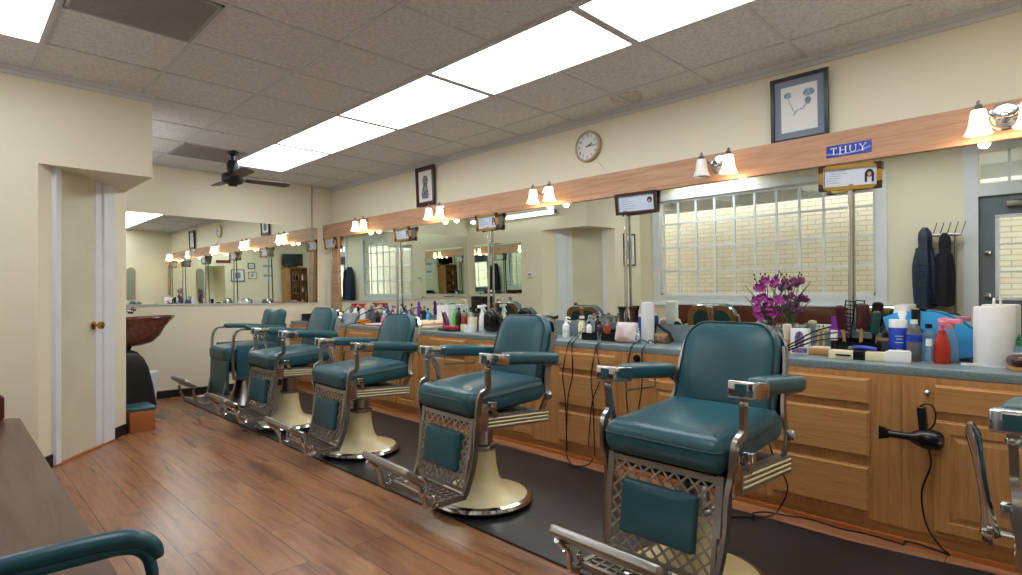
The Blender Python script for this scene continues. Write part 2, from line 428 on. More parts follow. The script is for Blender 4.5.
# ---------------------------------------------------------------- ceiling lights, vents
def ceiling_light(x, y, label, L=1.22, W=.61):
    t = thing('ceiling_light', label, 'ceiling light', (x, y, H-.008), 0, 'fluorescent ceiling panels')
    f = MB(); a, b = W/2-.004, L/2-.004; e = .022
    for q in ((-a, a, -b, -b+e), (-a, a, b-e, b), (-a, -a+e, -b+e, b-e), (a-e, a, -b+e, b-e)): f.box(q[0], q[1], q[2], q[3], -.008, .006)
    f.build('frame', 'tbar', t, smooth=False)
    B(-a+e, a-e, -b+e, b-e, -.003, .003).build('diffuser', 'tube', t, smooth=False)
    return t
lx = 2.2466+.305
names = {0: 'fourth lit ceiling panel of the long row, counted from the wall with the fan', 1: 'lit ceiling panel of the long row above the clock end', }
rowl = ['lit ceiling panel cut off by the top edge, nearest of the long row', 'second nearest lit panel of the long ceiling row, largest whole one',
        'middle lit panel of the long ceiling row', 'farthest lit panel of the long ceiling row, behind the fan']
ys = [1.224, 2.444, 3.664, 4.884]
rowl = ['lit ceiling panel cut off by the top edge, nearest of the long row', 'largest wholly visible lit panel of the long ceiling row',
        'third lit panel from the near end of the long ceiling row', 'fourth lit panel of the long row, second from the fan']
for y, l in zip(ys, rowl): ceiling_light(lx, y, l)
ceiling_light(lx, 6.104, 'farthest lit panel of the long ceiling row, beside the fan')
ceiling_light(lx, .004, 'lit ceiling panel above the nearest chair, seen only in mirrors')
ceiling_light(.112, 3.664, 'lit ceiling panel in the top left corner by the plain wall')
ceiling_light(.722, 1.224, 'added out-of-frame lit panel brightening the mirrored wall, over the waiting chair')  # extra panel added out of frame to brighten the wall reflected in the mirror
def vent(x, y, w, l, label, dark):
    t = thing('ceiling_vent', label, 'ceiling vent', (x, y, H-.006))
    B(-w/2, w/2, -l/2, l/2, -.001, .004).build('backing', 'ventdk' if dark else 'vent', t, smooth=False)
    g = MB(); n = 26 if dark else 16
    for i in range(n):
        yy = -l/2+.03+(l-.06)*i/(n-1); g.box(-w/2+.02, w/2-.02, yy-.005, yy+.003, -.006, 0)
    for s in (-1, 1): g.box(-w/2, w/2, s*(l/2-.01)-.01, s*(l/2-.01)+.01, -.007, 0); g.box(s*(w/2-.01)-.01, s*(w/2-.01)+.01, -l/2, l/2, -.007, 0)
    g.build('grille', 'vent', t, smooth=False)
vent(.722, 3.054+.305, .58, .58, 'large dusty grey air return grille in the ceiling', True)
vent(1.94, 6.104+.305, .58, .58, 'pale grey square ceiling vent beside the fan', False)

# ceiling fan
t = thing('ceiling_fan', 'dark ceiling fan with brown blades below the far vent', 'ceiling fan', (2.10, 6.14, H))
MB().lathe([(.055, 0), (.05, -.03), (.02, -.05), (.015, -.09), (.045, -.10), (.06, -.14), (.05, -.21), (.03, -.225)], 20, cap=False).build('downrod_cover', 'fan', t)
MB().lathe([(.03, -.22), (.09, -.235), (.105, -.26), (.105, -.30), (.09, -.325), (.045, -.34), (.04, -.355), (0, -.36)], 26, cap=False).build('motor', 'fan', t)
vd = Vector((math.sin(.7815), math.cos(.7815), 0)); vr = Vector((math.cos(.7815), -math.sin(.7815), 0))
for (rr, dd_, zz) in ((.42, -.49, -.275), (.43, .33, -.285), (-.34, .36, -.275)):
    v = (vr*rr+vd*dd_); Lb = .44; v.normalize(); s_ = v.cross(Vector((0, 0, 1)))
    T = frameT((v.x*.12, v.y*.12, zz), v, s_+Vector((0, 0, .2)))
    g = MB().prism([(0, -.045), (.1, -.055), (Lb-.05, -.065), (Lb, -.03), (Lb, .03), (Lb-.05, .065), (.1, .055), (0, .045)], -.003, .003, T)
    bl = g.build('blade', 'blade', t)
    MB().box(-.06, .05, -.015, .015, .003, .007, T).build('blade_bracket', 'fan', bl)

t = thing('tube_light', 'long wall-mounted fluorescent tube above the shampoo mirror', 'tube light', (1.095, 6.30, 2.27))
B(0, .035, -.95, .95, -.03, .05, bev=.004).build('housing', 'white', t)
MB().cyl(.018, (.058, -.90, .01), (.058, .90, .01), 14).build('tube', 'tube', t)
for q in (-.93, .93): B(.03, .08, q-.015, q+.015, -.02, .04, bev=.003).build('end_cap', 'iron', t)
# ---------------------------------------------------------------- mirrors and oak band
MT = math.radians(.95)
def mirror(name, label, T, w, h, cat='mirror', group=None):
    o = MB().box(-w/2, w/2, -h/2, h/2, -.004, 0, T).build(name, 'mirror', None, smooth=False)
    tag(o, label, cat, group); return o
zb0, zb1 = .955, 1.935
T = Matrix.Translation((3.700, 0, (zb0+zb1)/2)) @ Matrix.Rotation(-MT, 4, 'Y')
o = B(0, .004, -.14, 6.93, -(zb1-zb0)/2, (zb1-zb0)/2, T=T).build('wall_mirror', 'mirror', smooth=False)
tag(o, 'long wall mirror above the grey counter, under the oak band', 'mirror')
struct(B(3.672, 3.715, -.22, YB-.02, 1.925, 2.11).build('trim_7', 'band', smooth=False))
struct(B(3.675, 3.715, 6.93, 7.12, .9, 1.925).build('trim_8', 'band', smooth=False))
struct(B(3.675, 3.715, -.22, -.14, .9, 1.925).build('trim_9', 'band', smooth=False))
o = B(1.13, 3.60, YB-.006, YB, 1.063, 2.07).build('back_wall_mirror', 'mirror', smooth=False)
tag(o, 'wide frameless mirror on the far wall, left of the counter corner', 'mirror')
struct(B(1.095, 3.605, YB-.014, YB, 1.05, 1.063).build('trim_10', 'crown', smooth=False))
o = B(1.095, 1.101, 6.12, 7.2, 1.10, 1.90).build('shampoo_mirror', 'mirror', smooth=False)
tag(o, 'mirror on the side wall above the shampoo sink', 'mirror')

# ---------------------------------------------------------------- counter and cabinets
CF = 3.21; CT = .828
t = thing('worktop', 'long grey-green laminate worktop with backsplash along the mirror wall', 'countertop', (0, 0, 0))
B(3.235-.01, 3.712, -.22, YB-.02, CT-.042, CT, bev=.004).build('counter_slab', 'counter', t)
B(3.685, 3.712, -.22, YB-.03, CT, .952).build('backsplash', 'counter', t, smooth=False)
def panel_front(T, w, h, m, raised=False):
    """drawer front or door slab with profiled edge; local x width, y height, z out"""
    g = MB(); e = .012
    prof = [(0, 0), (0, .010), (.006, .012), (.010, .019)]
    rings = []
    for (ins, z) in prof: rings.append([(-w/2+ins, -h/2+ins, z), (w/2-ins, -h/2+ins, z), (w/2-ins, h/2-ins, z), (-w/2+ins, h/2-ins, z)])
    if raised:
        for (ins, z) in ((.055, .019), (.058, .012), (.068, .012), (.09, .018)): rings.append([(-w/2+ins, -h/2+ins, z), (w/2-ins, -h/2+ins, z), (w/2-ins, h/2-ins, z), (-w/2+ins, h/2-ins, z)])
    v = [p for r in rings for p in r]; f = [(3, 2, 1, 0)]
    for k in range(len(rings)-1):
        for i in range(4): j = (i+1) % 4; f.append((4*k+i, 4*k+j, 4*k+4+j, 4*k+4+i))
    n = 4*(len(rings)-1); f.append((n, n+1, n+2, n+3)); g.add(v, f, T); return g
def TF(y, z): return frameT((CF, y, z), (0, -1, 0), (0, 0, 1))
def cabinet(y0, y1, fronts, label, sinkhole=None):
    """fronts: (kind, ya, yb, za, zb)"""
    t = thing('base_cabinet', label, 'cabinet', (0, 0, 0), 0, 'oak base cabinets under the counter')
    B(CF, 3.70, y0+.001, y1-.001, .07, CT-.043).build('body', 'oak_v', t, smooth=False)
    B(CF+.02, 3.70, y0+.001, y1-.001, 0.0, .07).build('toe_kick', 'oak_h', t, smooth=False)
    for (kd, ya, yb, za, zb) in fronts:
        T = TF((ya+yb)/2, (za+zb)/2)
        if kd == 'drawer': panel_front(T, yb-ya, zb-za, 'oak_h').build('drawer', 'oak_h', t, smooth=False)
        else: panel_front(T, yb-ya, zb-za, 'oak_v', True).build('door', 'oak_v', t, smooth=False)
    return t
D3 = [(.632, .757), (.376, .60), (.108, .327)]
def drawers(ya, yb): return [('drawer', ya, yb, a, b) for a, b in D3]
c0 = cabinet(-.22, .62, [('drawer', .02, .494, .632, .757), ('door', .02, .494, .09, .598), ('door', -.2, 0, .09, .757)], 'oak cabinet with drawer and door, right of the hanging hairdryer')
c1 = cabinet(.62, 1.25, drawers(.75, 1.21), 'oak cabinet of three drawers directly left of the hanging hairdryer')
c2 = cabinet(1.25, 2.15, [('door', 1.30, 1.64, .09, .757), ('door', 1.66, 1.98, .09, .63)], 'oak cabinet with black cable grommet behind the nearest chair')
c3 = cabinet(2.15, 2.82, drawers(2.226, 2.73), 'oak cabinet of three drawers with black cords hanging over it')
c4 = cabinet(2.82, 3.72, [('drawer', 3.0, 3.60, .632, .757), ('door', 3.31, 3.60, .09, .598), ('door', 3.0, 3.29, .09, .598)], 'oak cabinet with drawer above doors, behind the second nearest chair')
c5 = cabinet(3.72, 4.42, [('drawer', 3.80, 4.30, .632, .77), ('drawer', 3.80, 4.30, .376, .60), ('drawer', 3.80, 4.30, .108, .327)], 'oak cabinet of three drawers seen over the far arm of the second chair')
c6 = cabinet(4.42, 5.20, [('door', 4.50, 4.83, .09, .757), ('door', 4.85, 5.15, .09, .757)], 'oak cabinet with two doors behind the third chair')
c7 = cabinet(5.20, 5.86, drawers(5.30, 5.76), 'oak cabinet of three drawers left of the third chair back')
c8 = cabinet(5.86, 6.60, [('door', 5.95, 6.22, .09, .757), ('door', 6.26, 6.53, .09, .757)], 'oak cabinet with two doors behind the fourth chair')
c9 = cabinet(6.60, YB-.02, [('drawer', 6.68, 7.2, .60, .757), ('door', 6.68, 6.93, .09, .57), ('door', 6.95, 7.2, .09, .57)], 'oak cabinet at the far wall behind the last chair')
MB().lathe([(0, 0), (.027, 0), (.027, .004), (.023, .006), (0, .006)], 20, frameT((CF-.001, 2.07, .752), (0, -1, 0), (0, 0, 1))).build('cable_grommet', 'black', c2)
struct(B(3.195, 3.235, -.22, YB-.02, 0, .022).build('trim_11', 'oakstrip', smooth=False))
# rubber mat
g = MB().prism([(1.885, -.35), (3.04, -.35), (3.10, .30), (3.06, .52), (3.03, .8), (3.06, 2.6), (3.05, 5), (3.04, 7.05), (1.885, 7.05)], 0.0005, .010)
tag(g.build('floor_mat', 'mat', smooth=False), 'long black rubber mat under the row of barber chairs', 'mat')

# ---------------------------------------------------------------- barber chairs
def side_T(y): return frameT((0, y, 0), (1, 0, 0), (0, 0, 1))
def barber_chair(label):
    t = thing('barber_chair', label, 'barber chair', (0, 0, 0), 0, 'teal barber chairs in a row')
    # base
    MB().lathe([(.268, .012), (.260, .035), (.252, .05), (.205, .064), (.150, .080), (.115, .105), (.096, .145), (.084, .20), (.079, .25), (.076, .30)], 40, cap=False).build('base', 'cream', t)
    MB().lathe([(.254, .010), (.278, .014), (.287, .026), (.278, .042), (.257, .048), (.254, .040)], 40, cap=False).build('base_rim', 'chrome', t)
    MB().lathe([(.072, .293), (.081, .297), (.083, .31), (.081, .322), (.072, .326)], 28).build('collar', 'chrome2', t)
    MB().lathe([(.062, .32), (.062, .46)], 28).build('piston', 'chrome2', t)
    # seat frame: cross tray plus side rails with cream stripes
    MB().box(-.22, .16, -.235, .235, .455, .52, bev=.006).build('seat_frame', 'blackm', t)
    for s in (-1, 1):
        g = MB(); prof = [(.185, .470), (-.255, .456), (-.255, .522), (.185, .548)]
        T = frameT((0, s*.262 if s > 0 else s*.262, 0), (1, 0, 0), (0, 0, 1))
        g.prism(prof, -.018, .018, T); r = g.build('side_rail', 'iron', t, smooth=False)
        if s > 0: r['label'] = 'grey side rail on the side nearer the front wall'
        g = MB()
        for k in range(3):
            z = .489+.0185*k
            g.tube([(.175, s*.281, z), (-.245, s*.281, z-.018)], .0042, 6)
        g.build('stripes', 'stripe', r)
    # seat
    out = [(-p[1], p[0]) for p in rrect(.50, .51, .05, 5)]
    T = Matrix.Translation((-.002, 0, .548)) @ Matrix.Rotation(.075, 4, 'Y')
    seat = MB().pad(rrect(.55, .505, .05, 5), .135, .055, .012, T).build('seat', 'teal', t)
    ol = [(x, y) for x, y in rrect(.552, .507, .05, 5)]
    g = MB().tube([T @ Vector((x*.996, y*.996, .088-.0*x)) for x, y in ol], .0028, 6, closed=True)
    g.build('piping', 'tealdk', seat)
    # backrest
    bo = Vector((-.235, 0, .64)); up = Vector((-.12, 0, .39)).normalized()
    T = frameT(bo+up*.205, (0, 1, 0), up)
    T0 = T.copy(); T = T @ Matrix.Translation((0, 0, -.035))
    pts = [((x*(1-.07*(y+.2)/.4)), y) for x, y in rrect(.446, .415, .05, 6, .11)]
    back = MB().pad(pts, .075, .03, .018, T).build('backrest', 'teal', t)
    g = MB().tube([T @ Vector((x*.955, y*.955, .072)) for x, y in pts], .0032, 6, closed=True); g.build('piping', 'tealdk', back)
    # chrome shell round the back with an upholstered rear panel and centre slot plate
    P2 = [((x*1.0), y) for x, y in pts]
    g = MB(); ro = [(x*1.035, y*1.03) for x, y in pts]; ri = [(x*.80, y*.82) for x, y in pts]; n = len(ro)
    v = [(x, y, -.022) for x, y in ro]+[(x, y, .006) for x, y in ro]+[(x, y, -.022) for x, y in ri]+[(x, y, -.008) for x, y in ri]; f = []
    for i in range(n):
        j = (i+1) % n; f += [(i, j, n+j, n+i), (i, 2*n+i, 2*n+j, j), (2*n+i, 3*n+i, 3*n+j, 2*n+j)]
    g.add(v, f, T); bf = g.build('back_frame', 'chrome', t)
    MB().pad([(x*.80, y*.82) for x, y in pts], .02, .008, 0, T @ Matrix.Translation((0, 0, -.02))).build('rear_panel', 'teal', bf)
    MB().box(-.028, .028, .02, .205, -.032, -.012, T, bev=.005).build('slot_plate', 'chrome', bf)
    # arms
    for s in (-1, 1):
        a = 'arm nearer the front wall' if s > 0 else 'arm nearer the far wall'
        T = Matrix.Translation((-.105, s*.285, .785)) @ Matrix.Rotation(-.07, 4, 'Y')
        ar = MB().pad(rrect(.38, .084, .02, 4), .062, .022, .004, T).build('armrest', 'teal', t)
        Tc = Matrix.Translation((.145, s*.285, .797)) @ Matrix.Rotation(-.085, 4, 'Y')
        g = MB().box(-.066, .066, -.048, .048, 0, .060, Tc, bev=.007); cap = g.build('arm_cap', 'chrome', ar)
        MB().box(.062, .068, -.020, .020, .010, .050, Tc).build('cap_inlay', 'teal', cap)
        MB().tube([(.10, s*.285, .806), (-.12, s*.285, .788), (-.33, s*.285, .768), (-.335, s*.25, .762)], .009, flat=(.012, .006)).build('arm_rail', 'chrome2', t)
        # S shaped front bar that runs down to the foot
        y = s*.268
        g = MB().tube([(.185, s*.285, .806), (.185, s*.285, .775), (.180, s*.283, .70), (.190, s*.281, .672), (.222, s*.276, .650), (.232, s*.272, .60), (.235, y, .54), (.232, s*.258, .50),
                       (.232, s*.250, .44), (.238, s*.247, .36), (.250, s*.240, .27), (.275, s*.232, .185), (.290, s*.230, .150)], .01, smooth=4, flat=(.009, .015))
        g.build('front_bar', 'chrome2', t)
        MB().sphere((.185, s*.285, .783), .018, 12).build('arm_knuckle', 'chrome', t)
        g = MB().box(.150, .190, s*.298-.014, s*.298+.020, .578, .618, bev=.004); g.tube([(.225, s*.28, .60), (.17, s*.288, .595), (.12, s*.284, .535)], .01, flat=(.006, .012)); g.box(.175, .235, s*.272-.006, s*.272+.006, .47, .60); g.build('arm_bracket', 'chrome', t)
        # rear bracket carrying the back
        g = MB().tube([(-.195, s*.268, .50), (-.220, s*.270, .545), (-.250, s*.266, .595), (-.262, s*.252, .65), (-.278, s*.242, .72), (-.302, s*.238, .80), (-.326, s*.232, .88), (-.344, s*.222, .94)], .01, smooth=4, flat=(.006, .016))
        g.sphere((-.255, s*.278, .600), .021, 12); g.tube([(-.285, s*.245, .755), (-.285, s*.285, .78)], .01, 8); g.build('rear_bracket', 'chrome2', t)
    # lattice leg panel
    po = Vector((.232, 0, .525)); pd = Vector((.050, 0, -.362)); Lp = pd.length; pdn = pd.normalized()
    T = frameT(po, (0, 1, 0), -pdn); W2 = .228
    g = MB(); fz = .006
    g.box(-W2, W2, -.022, 0, -fz, fz, T); g.box(-W2, W2, -Lp, -Lp+.018, -fz, fz, T)
    g.box(-W2, -W2+.016, -Lp, 0, -fz, fz, T); g.box(W2-.016, W2, -Lp, 0, -fz, fz, T)
    sp = .046; zt, zbm = -.02, -Lp+.012; pw, pt_, pb = .150, -.083, -.275
    def seg(ax, ay, bx, by):
        a = T @ Vector((ax, ay, 0)); b = T @ Vector((bx, by, 0)); dv = (b-a)
        if dv.length < .008: return
        g.tube([a, b], .004, flat=(.0036, .0036), side=(1, 0, .3))
    import itertools
    k0 = -30
    for kk in range(-30, 31):
        for sg in (1, -1):
            # line y = sg*x + c, clipped to frame, minus the pad rectangle
            c = kk*sp*1.15+zt; segs = []
            xs = [-W2+.01, W2-.01]
            lo, hi = sorted(((zt-c)/sg, (zbm-c)/sg)); lo = max(lo, xs[0]); hi = min(hi, xs[1])
            if hi <= lo: continue
            plo, phi = sorted(((pt_-c)/sg, (pb-c)/sg)); plo = max(plo, -pw); phi = min(phi, pw)
            if phi > plo:
                if plo > lo: segs.append((lo, min(plo, hi)))
                if phi < hi: segs.append((max(phi, lo), hi))
            else: segs.append((lo, hi))
            for (a, b) in segs: seg(a, sg*a+c, b, sg*b+c)
    g.box(-W2-.012, -W2+.014, -.20, .004, -.007, .007, T); g.box(W2-.014, W2+.012, -.20, .004, -.007, .007, T)
    lp = g.build('leg_panel', 'lattice', t, smooth=False)
    pc = (pt_+pb)/2
    MB().pad([(x, y) for x, y in rrect(2*pw+.01, pt_-pb+.01, .014, 3)], .038, .014, .008, T @ Matrix.Translation((0, pc, -.008)) @ Matrix.Identity(4)).build('leg_pad', 'teal', lp)
    # foot grate
    g = MB(); x0, x1, z = .285, .435, .148
    for i in range(11): yy = -.205+.41*i/10; g.box(x0, x1, yy-.004, yy+.004, z-.006, z+.004)
    for i in range(5): xx = x0+(x1-x0)*i/4; g.box(xx-.004, xx+.004, -.21, .21, z-.006, z+.004)
    for s in (-1, 1): g.box(x0-.01, x1+.01, s*.218-.010, s*.218+.010, z-.02, z+.008)
    g.box(x1-.002, x1+.016, -.225, .225, z-.016, z+.010); g.build('foot_grate', 'iron', t, smooth=False)
    # footrest plate on curled arms
    T = frameT((.575, 0, .305), (0, 1, 0), (-.80, 0, -.55))
    fr = MB().pad(rrect(.45, .11, .02, 4), .034, .009, .006, T @ Matrix.Translation((0, 0, -.02))).build('footrest', 'chrome2', t)
    for s in (-1, 1):
        g = MB().tube([(.435, s*.215, .150), (.47, s*.215, .135), (.505, s*.215, .150), (.515, s*.212, .19), (.535, s*.205, .235), (.57, s*.20, .265), (.60, s*.20, .29)], .013, smooth=4, n=8)
        g.tube([(.435, s*.215, .150), (.46, s*.215, .175), (.45, s*.215, .195)], .011, smooth=3, n=8)
        g.tube([(.555, s*.222, .30), (.525, s*.23, .285), (.51, s*.23, .255), (.52, s*.23, .225), (.54, s*.225, .215)], .010, smooth=4, n=8)
        g.build('footrest_arm', 'chrome', t)
    # lever and towel bar on the far side
    g = MB().tube([(.02, -.345, .48), (.035, -.350, .54), (.045, -.360, .62), (.055, -.370, .70), (.075, -.378, .765), (.10, -.382, .80)], [.026, .016, .012, .014, .019, .007], smooth=4, n=12)
    g.lathe([(0, -.012), (.034, -.012), (.036, 0), (.030, .012), (0, .014)], 20, frameT((.02, -.350, .485), (1, 0, 0), (0, 0, 1)))
    g.cyl(.009, (.02, -.345, .485), (.02, -.235, .485), 10); g.build('lever', 'chrome', t)
    MB().tube([(.06, -.285, .80), (.06, -.285, .745), (-.17, -.285, .735), (-.17, -.285, .785)], .0035, 6).build('towel_bar', 'chrome2', t)
    return t
TH = math.radians(172)
bc = barber_chair('')
spots = [(2.14, 1.115, 179, 'nearest whole teal barber chair, in front of the flower vase'),
         (2.155, 2.405, 176, 'teal barber chair directly left of the nearest one, before the three-drawer cabinet'),
         (2.20, 3.80, 178, 'teal barber chair in the middle of the row, behind the second one'),
         (2.18, 4.98, 181, 'teal lattice-fronted barber chair farthest back, next to the last chair'),
         (2.13, -.15, 180, 'teal barber chair cut off by the right edge, its lever showing')]
for i, (x, y, a, l) in enumerate(spots):
    o = bc if i == 0 else copy_tree(bc)
    o.location = (x, y, .010); o.rotation_euler.z = math.radians(a); o['label'] = l
    if i == 2:        # pumped a little lower than its neighbours
        for ch in kids(o):
            if ch.name.split('.')[0] not in ('base', 'base_rim', 'collar', 'piston'): ch.location.z -= .03

# the different chair at the far end
def old_chair():
    t = thing('barber_chair', 'boxy older teal barber chair at the far end with chrome pedestal', 'barber chair', (2.24, 6.16, .010), math.radians(182), 'teal barber chairs in a row')
    MB().lathe([(.22, 0), (.23, .012), (.215, .03), (.185, .04), (.15, .12), (.12, .20), (.10, .32), (.095, .44)], 32).build('base', 'chrome2', t)
    MB().box(-.2, .2, -.2, .2, .42, .50, bev=.01).build('seat_frame', 'blackm', t)
    MB().pad(rrect(.54, .48, .06, 5), .15, .05, .015, Matrix.Translation((.02, 0, .50)) @ Matrix.Rotation(.05, 4, 'Y')).build('seat', 'teal', t)
    T = frameT((.25, 0, .34), (0, 1, 0), (-.02, 0, .97))
    MB().pad(rrect(.44, .34, .02, 4), .03, .01, .006, T).build('leg_panel', 'teal', t)
    for s in (-1, 1):
        MB().box(-.20, .20, s*.262-.012, s*.262+.012, .34, .66, bev=.01).build('side_panel', 'teal', t)
        g = MB().tube([(.23, s*.275, .33), (.24, s*.275, .50), (.235, s*.275, .72), (.20, s*.275, .80), (.12, s*.275, .815), (-.28, s*.275, .80)], .014, smooth=4, flat=(.016, .009))
        g.tube([(.23, s*.275, .33), (-.22, s*.275, .33), (-.235, s*.275, .60)], .012, flat=(.014, .007)); g.build('side_frame', 'chrome2', t)
        MB().pad(rrect(.38, .07, .02, 4), .045, .018, .003, Matrix.Translation((-.07, s*.275, .80)) @ Matrix.Rotation(-.05, 4, 'Y')).build('armrest', 'teal', t)
    T = frameT((-.30, 0, .775), (0, 1, 0), (-.22, 0, .95))
    pts = []
    for x, y in rrect(.44, .46, .04, 5, .06):
        if y > .15: y -= .028*max(0, 1-abs(x)/.12)
        pts.append((x*(1-.06*(y+.2)), y))
    b = MB().pad(pts, .08, .03, .018, T).build('backrest', 'teal', t)
    MB().tube([T @ Vector((0.0, -.2+.37*k/8, .10)) for k in range(9)], .003, 6).build('centre_seam', 'tealdk', b)
    MB().tube([(-.20, 0, .50), (-.30, 0, .60), (-.36, 0, .85)], .02, flat=(.15, .008)).build('back_bracket', 'chrome2', t)
    g = MB()
    for s in (-1, 1): g.tube([(.27, s*.2, .33), (.30, s*.2, .20), (.34, s*.2, .13), (.50, s*.2, .12), (.55, s*.2, .17), (.57, s*.2, .26)], .012, smooth=4, n=8)
    g.build('footrest_arm', 'chrome2', t)
    g = MB()
    for i in range(10): yy = -.2+.4*i/9; g.box(.32, .49, yy-.005, yy+.005, .118, .128)
    g.box(.315, .495, -.21, -.19, .115, .13); g.box(.315, .495, .19, .21, .115, .13); g.box(.315, .33, -.2, .2, .115, .13); g.box(.48, .495, -.2, .2, .115, .13)
    g.build('foot_grate', 'chrome2', t, smooth=False)
    T = frameT((.60, 0, .30), (0, 1, 0), (-.75, 0, -.55))
    MB().pad(rrect(.40, .14, .03, 4), .035, .014, .008, T).build('footrest', 'chrome2', t)
old_chair()

# ---------------------------------------------------------------- wall sconces
def sconce(y, label, lit, z=2.035):
    t = thing('wall_sconce', label, 'wall light', (3.672, y, z), 0, 'two-light chrome sconces on the oak band')
    T = frameT((0, 0, 0), (0, -1, 0), (0, 0, 1))
    MB().lathe([(0, 0), (.068, 0), (.068, .006), (.060, .008), (.056, .014), (.036, .016), (.034, .022), (.018, .024), (.012, .034), (0, .038)], 30, T).build('back_plate', 'chrome', t)
    for s, on in ((1, lit[0]), (-1, lit[1])):
        g = MB().tube([(-.03, 0, -.005), (-.05, s*.03, -.012), (-.07, s*.06, .012), (-.085, s*.085, .040), (-.09, s*.092, .052)], .006, smooth=5, n=8)
        g.lathe([(0, .078), (.006, .076), (.010, .068), (.005, .060), (.016, .056), (.020, .045), (.024, .034), (.03, .026)], 16, Matrix.Translation((-.09, s*.092, 0)), cap=False)
        arm = g.build('arm', 'chrome', t)
        sh = MB().lathe([(.029, .030), (.032, .020), (.036, -.01), (.040, -.04), (.050, -.072), (.058, -.085), (.055, -.085), (.047, -.070), (.037, -.04), (.033, -.01), (.026, .026), (.0, .028)], 26,
                   Matrix.Translation((-.09, s*.092, 0)), cap=False).build('shade', 'lit' if on else 'frost', arm)
        if on:
            sh['label'] = 'lit frosted bell shade'
            L = bpy.data.lights.new('bulb', 'POINT'); L.energy = 0.95; L.color = (1, .72, .42); L.shadow_soft_size = .025
            lo = bpy.data.objects.new('bulb', L); COL.objects.link(lo); lo.parent = arm; lo.location = (-.09, s*.092, -.095)
    return t
sconce(.285, 'sconce at the right edge, nearest on the oak band', (1, 1))
sconce(1.72, 'sconce with one dark shade, right of the clock', (0, 1))
sconce(3.25, 'sconce above the dark brown framed certificate, left of the clock', (1, 1))
sconce(4.73, 'sconce below the red-matted picture', (1, 1))
sconce(6.22, 'sconce at the far end of the oak band', (1, 1))

# ---------------------------------------------------------------- certificates on poles
def certificate(y, z, w, h, yaw, frame, label, base=True, pole=True, x=3.672, roll=0, off=0):
    t = thing('certificate_stand', label, 'certificate stand', (x, y, CT if pole else z), 0, 'framed certificates on chrome poles')
    if pole:
        MB().cyl(.0115, (0, 0, 0), (0, 0, z-CT-h/2+.02), 14).build('pole', 'chrome', t)
        MB().box(-.04, .012, -.03, .03, 0, .008, bev=.002).build('pole_base', 'chrome', t)
    zz = z-CT if pole else 0
    u = Vector((-math.sin(yaw), math.cos(yaw), 0)); v = Vector((-.16, 0, 1)); n = -u.cross(v).normalized()
    u = -u
    T = frameT(Vector((-.022, 0, zz))+u*off, u, v) @ Matrix.Rotation(roll, 4, 'Z')
    g = MB(); b = .022
    for q in ((-w/2, w/2, -h/2, -h/2+b), (-w/2, w/2, h/2-b, h/2), (-w/2, -w/2+b, -h/2+b, h/2-b), (w/2-b, w/2, -h/2+b, h/2-b)): g.box(*q, -.006, .012, T)
    fr = g.build('frame', frame, t, smooth=False)
    if frame == 'gold':
        for sx in (-1, 1):
            for sy in (-1, 1):
                c = .042; o = [(sx*w/2*1.01, sy*h/2*1.03), (sx*(w/2-c), sy*h/2*1.03), (sx*(w/2-c*.55), sy*(h/2-c*.35)), (sx*(w/2-b*.9), sy*(h/2-c*.9)), (sx*w/2*1.01, sy*(h/2-c))]
                MB().prism(o, -.007, .0145, T).build('corner', 'dkwood', fr, smooth=False)
    MB().box(-w/2+.01, w/2-.01, -h/2+.01, h/2-.01, -.004, .002, T).build('paper', 'paper', t, smooth=False)
    g = MB(); rnd = random.Random(int(y*100))
    for k in range(6):
        yy = h/2-b-.014-k*(h-2*b-.02)/6; x0 = -w/2+b+.018+rnd.random()*.02
        g.box(x0, x0+(w*.38)*(.4+.6*rnd.random()), yy, yy+.0018, .002, .003, T)
    g.box(-w/2+b+.004, -w/2+b+.008, -h/2+b+.004, h/2-b-.004, .002, .003, T); g.build('text', 'ink', t, smooth=False)
    px = w/2-b-.034
    g = MB().lathe([(0, .001), (.019, .001), (.019, .003), (0, .003)], 14, T @ Matrix.Translation((px, .014, .001)), sx=1, sy=1.15)
    if frame == 'gold':
        g.box(px-.022, px-.011, -.036, .018, .002, .0035, T); g.box(px+.011, px+.022, -.036, .018, .002, .0035, T)
    g.build('portrait_hair', 'hair', t)
    MB().lathe([(0, .003), (.0095, .003), (.0095, .0045), (0, .0045)], 12, T @ Matrix.Translation((px, .008, .001)), sy=1.25).build('portrait_face', 'skin', t)
    if pole: MB().box(-.018, .013, -.018, .018, zz-h/2+.0, zz-h/2+.03).build('clamp', 'iron', t)
    return t
certificate(.955, 1.835, .305, .142, math.radians(16), 'gold', 'gold framed certificate on a pole below the blue name sign', roll=math.radians(0))
certificate(2.465, 1.850, .335, .160, math.radians(6), 'dkwood', 'dark brown framed certificate on a pole, left of the windows\' reflection', off=.095)
certificate(4.0, 1.852, .30, .150, 0, 'gold', 'gold framed certificate on a pole between two sconces, mid counter')
certificate(5.53, 1.845, .30, .150, 0, 'gold', 'gold framed certificate on a pole, second from the far corner', off=.13)
certificate(7.08, 1.850, .30, .150, 0, 'gold', 'gold framed certificate nearest the far corner of the counter')
certificate(-.05, 1.85, .30, .150, math.radians(15), 'gold', 'gold framed certificate at the near end, seen only in mirrors')

